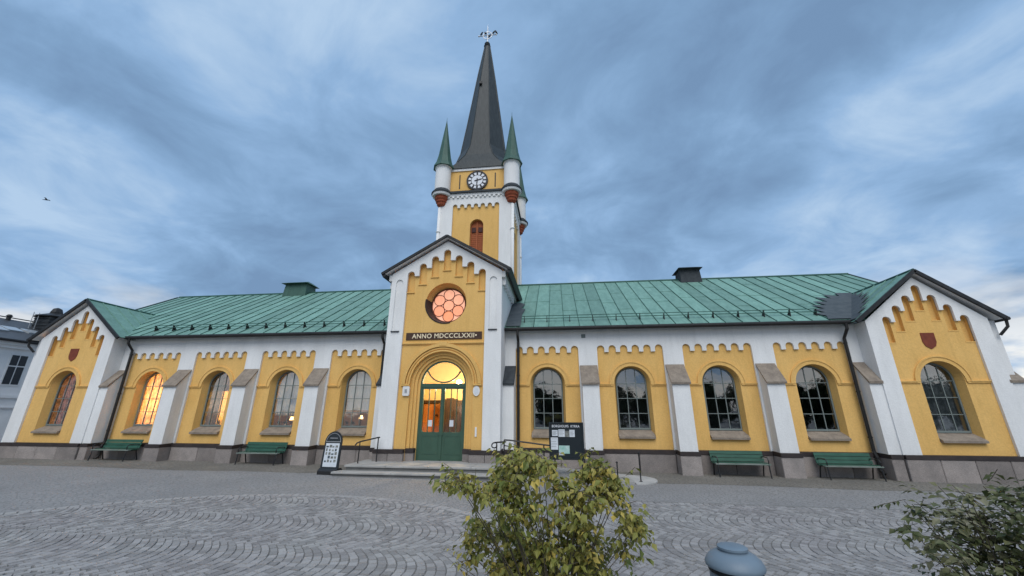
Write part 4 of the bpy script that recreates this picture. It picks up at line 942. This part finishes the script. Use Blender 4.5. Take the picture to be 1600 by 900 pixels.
# ------------------------------------------------------------------ shrubs
def leafmat(name, cols):
    m = bpy.data.materials.new(name); m.use_nodes = True; t = m.node_tree; b = t.nodes['Principled BSDF']; b.inputs['Roughness'].default_value = .45; b.inputs['Specular IOR Level'].default_value = .35
    a = t.nodes.new('ShaderNodeAttribute'); a.attribute_name = 'tone'; r = t.nodes.new('ShaderNodeValToRGB'); t.links.new(a.outputs['Fac'], r.inputs[0])
    r.color_ramp.elements[0].position = 0; r.color_ramp.elements[0].color = (*cols[0], 1); r.color_ramp.elements[1].position = 1; r.color_ramp.elements[1].color = (*cols[-1], 1)
    for i, c in enumerate(cols[1:-1]): q = r.color_ramp.elements.new((i + 1) / (len(cols) - 1)); q.color = (*c, 1)
    t.links.new(r.outputs[0], b.inputs['Base Color'])
    tl = t.nodes.new('ShaderNodeBsdfTranslucent'); t.links.new(r.outputs[0], tl.inputs[0]); mx = t.nodes.new('ShaderNodeMixShader'); mx.inputs[0].default_value = .25
    o = t.nodes['Material Output']; t.links.new(b.outputs[0], mx.inputs[1]); t.links.new(tl.outputs[0], mx.inputs[2]); t.links.new(mx.outputs[0], o.inputs[0]); return m
LEAF = leafmat('shrub_leaf', [(.07, .095, .022), (.12, .15, .03), (.21, .22, .048), (.31, .29, .075), (.52, .40, .09)])
LEAF2 = leafmat('dark_shrub_leaf', [(.045, .06, .022), (.075, .09, .03), (.12, .13, .05), (.18, .175, .09), (.28, .26, .18)])
LEAF3 = leafmat('tree_leaf', [(.02, .04, .012), (.03, .055, .016), (.045, .07, .02)])
def leaf(mb, tones, p, d, up, L, w, tone):
    d = d.normalized(); sdv = d.cross(up)
    if sdv.length < .01: sdv = d.cross(Vector((1, 0, 0)))
    sdv.normalize(); nv = sdv.cross(d); o = len(mb.v); fold = .16 * w
    for t, ww, drop in ((0, 0, 0), (.4, 1, -.02), (1, 0, -.16)):
        c = p + d * L * t + nv * (L * drop)
        if ww: mb.v += [tuple(c + sdv * w / 2 + nv * fold), tuple(c), tuple(c - sdv * w / 2 + nv * fold)]
        else: mb.v.append(tuple(c))
    mb.f += [(o, o + 2, o + 1), (o, o + 3, o + 2), (o + 1, o + 2, o + 4), (o + 2, o + 3, o + 4)]; tones += [tone] * 4
def px3(u, v, depth):
    d = _f + _r2 * ((u - 800) / FPX) + _u2 * ((450 - v) / FPX); return Vector((CX, CY, CZ)) + d * depth
DENS = 1.9
def shrub(name, label, base, lumps, depth, lm, leafL, seed, tbias, dj=.45, droop=.7):
    rg_ = random.Random(seed); root = thing(name, label, 'shrub', base); bv = Vector(base)
    mb = MB(); tones = []; stems = MB()
    for (u, v, rx, ry, n, tb) in lumps:
        c = px3(u, v, depth + rg_.uniform(-dj, dj) * .6) - bv; sc = depth / FPX
        # stems leading to the clump
        for q in range(2):
            e_ = c + Vector((rg_.uniform(-1, 1) * rx * sc * .5, rg_.uniform(-.2, .2), rg_.uniform(-.3, .8) * ry * sc * .6))
            st_ = Vector((rg_.uniform(-.10, .10), rg_.uniform(-.10, .10), 0)); md = st_.lerp(e_, .5) + Vector((-e_.x * .12, -e_.y * .1, .12)); pth = []
            for i in range(7):
                t = i / 6; pth.append(st_ * (1 - t) ** 2 + md * 2 * t * (1 - t) + e_ * t * t)
            stems.tube(pth, [.008 * (1 - .75 * i / 6) for i in range(7)], 5)
        k_ = 0; n = int(n * DENS)
        while k_ < n:
            a = Vector((rg_.gauss(0, .38) * rx * sc, rg_.gauss(0, .5) * dj * .6, rg_.gauss(0, .40) * ry * sc)); p0 = c + a
            tone = min(1, max(0, rg_.gauss(tbias + tb, .17)))
            ax = Vector((rg_.uniform(-1, 1), rg_.uniform(-1, 1), rg_.uniform(-.5, .5))).normalized(); m_ = rg_.randint(3, 6)
            if rg_.random() < .5: stems.tube([p0 - ax * .05, p0 + ax * .09 * m_ / 4], .0025, 3, cap=False)
            for j in range(m_):
                p = p0 + ax * (.032 * j); sgn = 1 if j % 2 else -1
                d = (ax.cross(Vector((0, 0, 1))) * sgn + ax * .5 + Vector((rg_.uniform(-.4, .4), rg_.uniform(-.4, .4), -droop + rg_.uniform(-.3, .3))))
                upv = (Vector((0, -.25, 1)) + Vector((rg_.uniform(-.6, .6), rg_.uniform(-.6, .6), 0))).normalized()
                L = leafL * rg_.uniform(.5, 1.3); leaf(mb, tones, p, d, upv, L, L * rg_.uniform(.5, .72), min(1, max(0, tone + rg_.gauss(0, .1)))); k_ += 1
    me = bpy.data.meshes.new('foliage'); me.from_pydata(mb.v, [], mb.f); me.materials.append(lm); tone_attr(me, tones)
    o = bpy.data.objects.new('foliage', me); col.objects.link(o); o.parent = root; o['kind'] = 'stuff'
    stems.build('stem', BARK, root); return root
LUM = [(712, 750, 26, 18, 80, .0), (752, 762, 24, 16, 50, .0), (778, 752, 26, 24, 90, .0), (810, 722, 36, 26, 190, .06), (842, 730, 26, 20, 90, .0), (882, 768, 30, 24, 80, -.06), (928, 740, 32, 26, 170, .0), (945, 762, 34, 36, 190, .12),
       (800, 775, 46, 40, 180, -.05), (835, 800, 20, 22, 40, .0), (905, 790, 44, 40, 190, .08), (990, 815, 15, 32, 150, -.02), (978, 858, 14, 18, 40, -.05), (965, 765, 14, 12, 25, .0), (745, 830, 26, 34, 130, .05), (722, 872, 14, 16, 25, .1), (790, 835, 36, 40, 110, .0),
       (860, 815, 16, 14, 30, .38), (820, 870, 40, 34, 190, .08), (905, 850, 44, 40, 240, -.02), (930, 885, 40, 30, 190, -.05), (785, 888, 36, 26, 150, .05), (855, 860, 36, 30, 140, -.05), (850, 905, 70, 30, 260, .0), (850, 945, 80, 40, 260, -.1), (940, 935, 40, 30, 90, -.08), (760, 935, 30, 24, 60, 0)]
shrub('shrub', 'yellowing leafy shrub in the foreground before the church door', (4.02, -11.05, gz(4)), LUM, 3.35, LEAF, .068, 3, .64)
LUM2 = [(1432, 798, 12, 22, 26, -.05), (1450, 840, 18, 30, 50, .0), (1498, 775, 22, 14, 26, .15), (1495, 815, 30, 30, 90, .2), (1535, 815, 34, 36, 130, .1), (1550, 865, 44, 36, 150, .0), (1485, 880, 26, 22, 50, .2), (1594, 775, 20, 26, 50, -.05), (1620, 820, 40, 50, 170, -.1), (1605, 890, 50, 40, 170, -.1), (1650, 780, 30, 40, 90, -.1), (1540, 930, 70, 36, 170, 0), (1690, 860, 50, 60, 190, -.1)]
b2 = px3(1600, 1000, 3.0)
shrub('shrub', 'dark olive shrub at the right edge of the photograph', (b2.x, b2.y, gz(b2.x)), LUM2, 3.0, LEAF2, .07, 5, .45, .4, .25)

# ------------------------------------------------------------------ birds
def bird(name, label, loc, h, rz=0, flying=False, grp=None):
    b = MB()
    if flying:
        b.tube([(-.5, 0, 0), (-.25, 0, .04), (0, 0, .05), (.22, 0, .02), (.5, 0, -.03)], [.04, .10, .12, .07, .03], 8)
        b.add([(.05, 0, .06), (-.15, 0, .06), (-.22, -.45, .28), (-.05, -.75, .2), (.08, -.4, .26), (.05, 0, .03)], [(0, 1, 2, 4), (2, 3, 4), (5, 4, 2, 1)])
        b.add([(.05, 0, .06), (-.15, 0, .06), (-.22, .45, .28), (-.05, .75, .2), (.08, .4, .26), (.05, 0, .03)], [(0, 4, 2, 1), (4, 3, 2), (5, 1, 2, 4)])
        b.add([(-.35, -.05, .03), (-.35, .05, .03), (-.68, .12, .02), (-.68, -.12, .02)], [(0, 1, 2, 3)])
    else:
        b.tube([(-.34, 0, .18), (-.16, 0, .34), (0, 0, .55), (.05, 0, .74), (.09, 0, .86), (.16, 0, .90), (.30, 0, .87)], [.03, .13, .18, .13, .10, .09, .015], 8)
        for y in (-.05, .05): b.tube([(-.02, y, 0), (-.02, y, .42)], .02, 4)
    o = b.build(name, FEATH, smooth=True); o.scale = (h,) * 3; o.location = loc; o.rotation_euler.z = rz; o['label'] = label; o['category'] = 'bird'
    if grp: o['group'] = grp
    return o
for dx, dz, rz, lab in ((-.42, .03, 0, 'dark bird perched near the left tip of the spire cross'), (-.16, .03, 2.8, 'dark bird perched left of the mast on the spire cross'), (.44, .03, .3, 'dark bird on the right arm of the spire cross, the inner of two'), (.60, .03, 3.4, 'dark bird perched at the right tip of the spire cross'), (.15, -.26, 0, 'dark bird sitting low inside the ring of the spire cross')):
    bird('bird', lab, (cxr + dx, TYc, 27.12 + dz), .36, rz, grp='birds on the spire cross')
bird('bird', 'small dark bird flying in the sky left of the tower', (-48.2, 14.6, 22.8), .55, .4, True)

# ------------------------------------------------------------------ lamps standing in the left windows
for x, yy, z0, h, lab in ((-3.72, .62, 1.37, .42, 'small lit table lamp in the window next to the pavement sign'), (-6.66, .62, 1.37, .36, 'small lit table lamp in the window above the lone bench')):
    t = thing('table_lamp', lab, 'lamp', (x, yy, z0))
    m = MB(); m.lathe([(.06, 0), (.06, .015), (.012, .03), (.012, h - .10)], n=12); m.build('stand', IRON, t)
    m = MB(); m.lathe([(.085, h - .13), (.05, h)], n=14); m.build('shade', LAMP, t, smooth=True)
    plight('table_lamp_light', (x, yy, z0 + h + .05), 5, (1, .6, .28), .05)
m = MB(); m.box(-17.6, -2.5, .45, .85, 1.28, 1.36); m.build('window_shelf', WOODB, church)
for x in (-4.3, -4.05, -7.2, -6.95, -9.9, -9.7):
    p = thing('potted_plant', {-4.3: 'leafy potted plant at the left of the window by the pavement sign', -4.05: 'small potted plant beside the lamp in the window by the pavement sign', -7.2: 'potted plant at the left of the window above the lone bench', -6.95: 'potted plant beside the lamp in the window above the lone bench', -9.9: 'potted flower in the half-lit window, the left one', -9.7: 'potted flower in the half-lit window, the right one'}[x], 'plant', (x, .64, 1.36))
    m = MB(); m.lathe([(.045, 0), (.065, .10)], n=12); m.build('pot', mat('pot_clay', (.5, .45, .42), rough=.7) if 'pot_clay' not in bpy.data.materials else bpy.data.materials['pot_clay'], p)
    mb = MB(); tn = []
    for i in range(30): leaf(mb, tn, Vector((0, 0, .10)), Vector((rnd.uniform(-1, 1), rnd.uniform(-1, 1), rnd.uniform(.2, 1.6))), Vector((0, 0, 1)), rnd.uniform(.08, .17), .05, rnd.random())
    me = bpy.data.meshes.new('leaves'); me.from_pydata(mb.v, [], mb.f); me.materials.append(LEAF2); tone_attr(me, tn); o = bpy.data.objects.new('leaves', me); col.objects.link(o); o.parent = p

# ------------------------------------------------------------------ neighbouring houses
h = thing('house', 'white rendered house with dark slate roof behind the left pavilion', 'house', (-24, 3, 0))
# local: facade plane x = 0, looks along +X; y along the street
m = MB(); m.box(-8, 0, -14, 16, -.2, 5.15); m.build('wall', HWALL, h)
m = MB(); m.box(-.05, .07, -14.02, 16.02, 2.55, 2.70); m.box(-.05, .06, -14.02, 16.02, 2.05, 2.12); m.build('belt_course', HWALL, h)
m = MB(); m.box(-.1, .28, -14.2, 16.2, 5.15, 5.35); m.box(-.1, .16, -14.1, 16.1, 5.0, 5.15); m.build('cornice', HWALL, h)
m = MB(); m.hexa([(.38, -14.3, 5.33), (-4.2, -14.3, 7.0), (-4.2, 16.3, 7.0), (.38, 16.3, 5.33), (.38, -14.3, 5.43), (-4.2, -14.3, 7.1), (-4.2, 16.3, 7.1), (.38, 16.3, 5.43)])
m.add([(-4.2, -14.3, 7.1), (-8.6, -14.3, 5.4), (-8.6, 16.3, 5.4), (-4.2, 16.3, 7.1)], [(0, 1, 2, 3)]); hr = m.build('roof', HROOF, h)
m = MB(); m.tube([(.42, -14.3, 5.36), (.42, 16.3, 5.36)], .07); m.build('gutter', PIPE, h)
m = MB(); m.tube([(-4.2, -14.3, 7.2), (-4.2, 16.3, 7.2)], .03); 
for i in range(16): m.tube([(-4.2, -14 + 2 * i, 7.05), (-4.2, -14 + 2 * i, 7.2)], .02, 4)
m.build('roof_rail', PIPE, hr)
m = MB(); m.lathe([(.10, 6.9), (.10, 7.2), (.15, 7.22), (.08, 7.32)], (-3.9, .75, 0), 10); m.build('roof_vent', PIPE, hr)
for y0 in (-1.35, -.6, .25):
    for zf in (.30, .52) if y0 < -1 else (.36,):
        sk_ = MB(); x0, x1 = .38 - 4.58 * zf, .38 - 4.58 * (zf + .15); z0, z1 = 5.43 + 1.67 * zf, 5.43 + 1.67 * (zf + .15)
        sk_.hexa([(x0, y0, z0), (x0, y0 + .65, z0), (x1, y0 + .65, z1), (x1, y0, z1), (x0 + .03, y0, z0 + .07), (x0 + .03, y0 + .65, z0 + .07), (x1 + .03, y0 + .65, z1 + .07), (x1 + .03, y0, z1 + .07)]); so_ = sk_.build('skylight', SKYL, hr)
for yc in (-8.4, -6.6, -4.4, -2.6, -.5, .55, 3, 5):
    w = MB(); w.box(-.1, .03, yc - .36, yc + .36, 3.15, 4.75); wo = w.build('window', HWALL, h)
    for d in (-1, 1):
        for z0, z1 in ((3.22, 4.1), (4.16, 4.68)): p = MB(); p.box(.02, .045, yc + d * .165 - .14, yc + d * .165 + .14, z0, z1); p.build('pane', HGLASS, wo)
for yc in (-3.4, -1.5, 1.2):
    w = MB(); w.box(-.1, .025, yc - .75, yc + .75, .2, 2.3); wo = w.build('shop_window', mat('shop_frame', (.10, .09, .08), rough=.6) if 'shop_frame' not in bpy.data.materials else bpy.data.materials['shop_frame'], h)
    p = MB(); p.box(.02, .04, yc - .66, yc + .66, .5, 2.2); p.build('pane', HGLASS, wo)
# dark lantern / chimney stack on the house
ch = MB(); cxh, cyh = -2.6, 1.95
ch.box(cxh - .55, cxh + .55, cyh - .55, cyh + .55, 5.9, 7.35); lt = ch.build('roof_lantern', BLK, h)
m = MB(); m.lathe([(.86, 7.33), (.88, 7.38), (.36, 7.58), (.28, 7.62), (.28, 7.70), (.20, 7.92), (.04, 8.0)], (cxh, cyh, 0), 8); m.build('lantern_cap', BLK, lt)
m = MB()
for z in (6.2, 6.4, 6.6, 6.8, 7.0, 7.2): m.box(cxh - .58, cxh + .58, cyh - .58, cyh + .58, z, z + .05)
m.build('lantern_louvre', TAR, lt)
m = MB()
for y in (cyh - 1.0, cyh - .75): m.tube([(cxh, y, 6.2), (cxh, y, 7.5)], .018, 5)
for i in range(7): m.tube([(cxh, cyh - 1.0, 6.3 + .18 * i), (cxh, cyh - .75, 6.3 + .18 * i)], .012, 5)
m.build('ladder', SILV, lt)
# right neighbour
h2 = thing('house', 'distant house with a red tiled roof beyond the right pavilion', 'house', (48, 14, 0))
m = MB(); m.box(-5, 5, -5, 5, -.3, 3.6); m.build('wall', HWALL, h2)
m = MB(); m.hexa([(-5.5, -5.5, 3.5), (5.5, -5.5, 3.5), (5.5, 0, 6.4), (-5.5, 0, 6.4), (-5.5, -5.5, 3.6), (5.5, -5.5, 3.6), (5.5, 0, 6.5), (-5.5, 0, 6.5)]); m.add([(-5.5, 0, 6.5), (5.5, 0, 6.5), (5.5, 5.5, 3.6), (-5.5, 5.5, 3.6)], [(0, 1, 2, 3)]); m.add([(-5, -5, 3.6), (-5, 5, 3.6), (-5, 0, 6.3)], [(0, 1, 2)]); m.build('roof', TILE, h2)
for x in (-3, 0, 3): w = MB(); w.box(x - .5, x + .5, -5.05, -4.9, 1.0, 2.4); w.build('window', HGLASS, h2)
# trees across the square, behind the camera, mirrored in the dark right windows
mbt = MB(); tn = []; rg = random.Random(11)
for i in range(4200):
    a = Vector((rg.gauss(0, 1), rg.gauss(0, 1), rg.gauss(0, .8))); a = a.normalized() * (rg.random() ** .4) * 2.7; a.z *= .80
    if math.sin(a.x * 2.1) + math.cos(a.y * 1.9) + math.sin(a.z * 2.6) < -.9: continue
    leaf(mbt, tn, a + Vector((0, 0, 2.45)), Vector((rg.uniform(-1, 1), rg.uniform(-1, 1), rg.uniform(-.8, .4))), Vector((0, 0, 1)), .70, .46, rg.random())
me = bpy.data.meshes.new('crown'); me.from_pydata(mbt.v, [], mbt.f); me.materials.append(LEAF3); tone_attr(me, tn)
tk = MB(); tk.tube([(0, 0, -.2), (.05, 0, .8), (0, .05, 1.8), (.1, 0, 3.6)], [.22, .17, .13, .05], 8)
for a in range(5): tk.tube([(0, 0, .9 + a * .3), (math.cos(a * 1.3) * 1.0, math.sin(a * 1.3) * 1.0, 2.0 + a * .3)], [.09, .03], 6)
tk0 = None
for i, (x, y, sc, lab) in enumerate(((-14, -44, 1.35, 'rounded tree across the square, farthest left in the window reflections'), (-6, -46, 1.25, 'small rounded tree across the square facing the church door'), (2, -43, 1.3, 'rounded tree across the square behind the viewer'), (9.5, -45, 1.4, 'tall rounded tree across the square mirrored in the windows right of the door'), (17, -42, 1.35, 'rounded tree across the square mirrored in the right wing windows'), (24, -46, 1.5, 'large rounded tree across the square mirrored in the right pavilion'), (32, -44, 1.35, 'rounded tree across the square, fourth from the right end of the row'), (39.5, -43, 1.45, 'rounded tree across the square, third from the right end of the row'), (47, -45, 1.4, 'rounded tree across the square, second from the right end of the row'), (55, -44, 1.5, 'rounded tree across the square, farthest right of the row'))):
    t = thing('tree', lab, 'tree', (x, y, gz(x)), 'trees across the square')
    if tk0 is None: o = tk.build('trunk', BARK, t); tk0 = o.data
    else: o = bpy.data.objects.new('trunk', tk0); col.objects.link(o); o.parent = t
    c = bpy.data.objects.new('crown', me); col.objects.link(c); c.parent = t; c['kind'] = 'stuff'; t.scale = (sc, sc, sc * .95); t.rotation_euler.z = i * 1.1
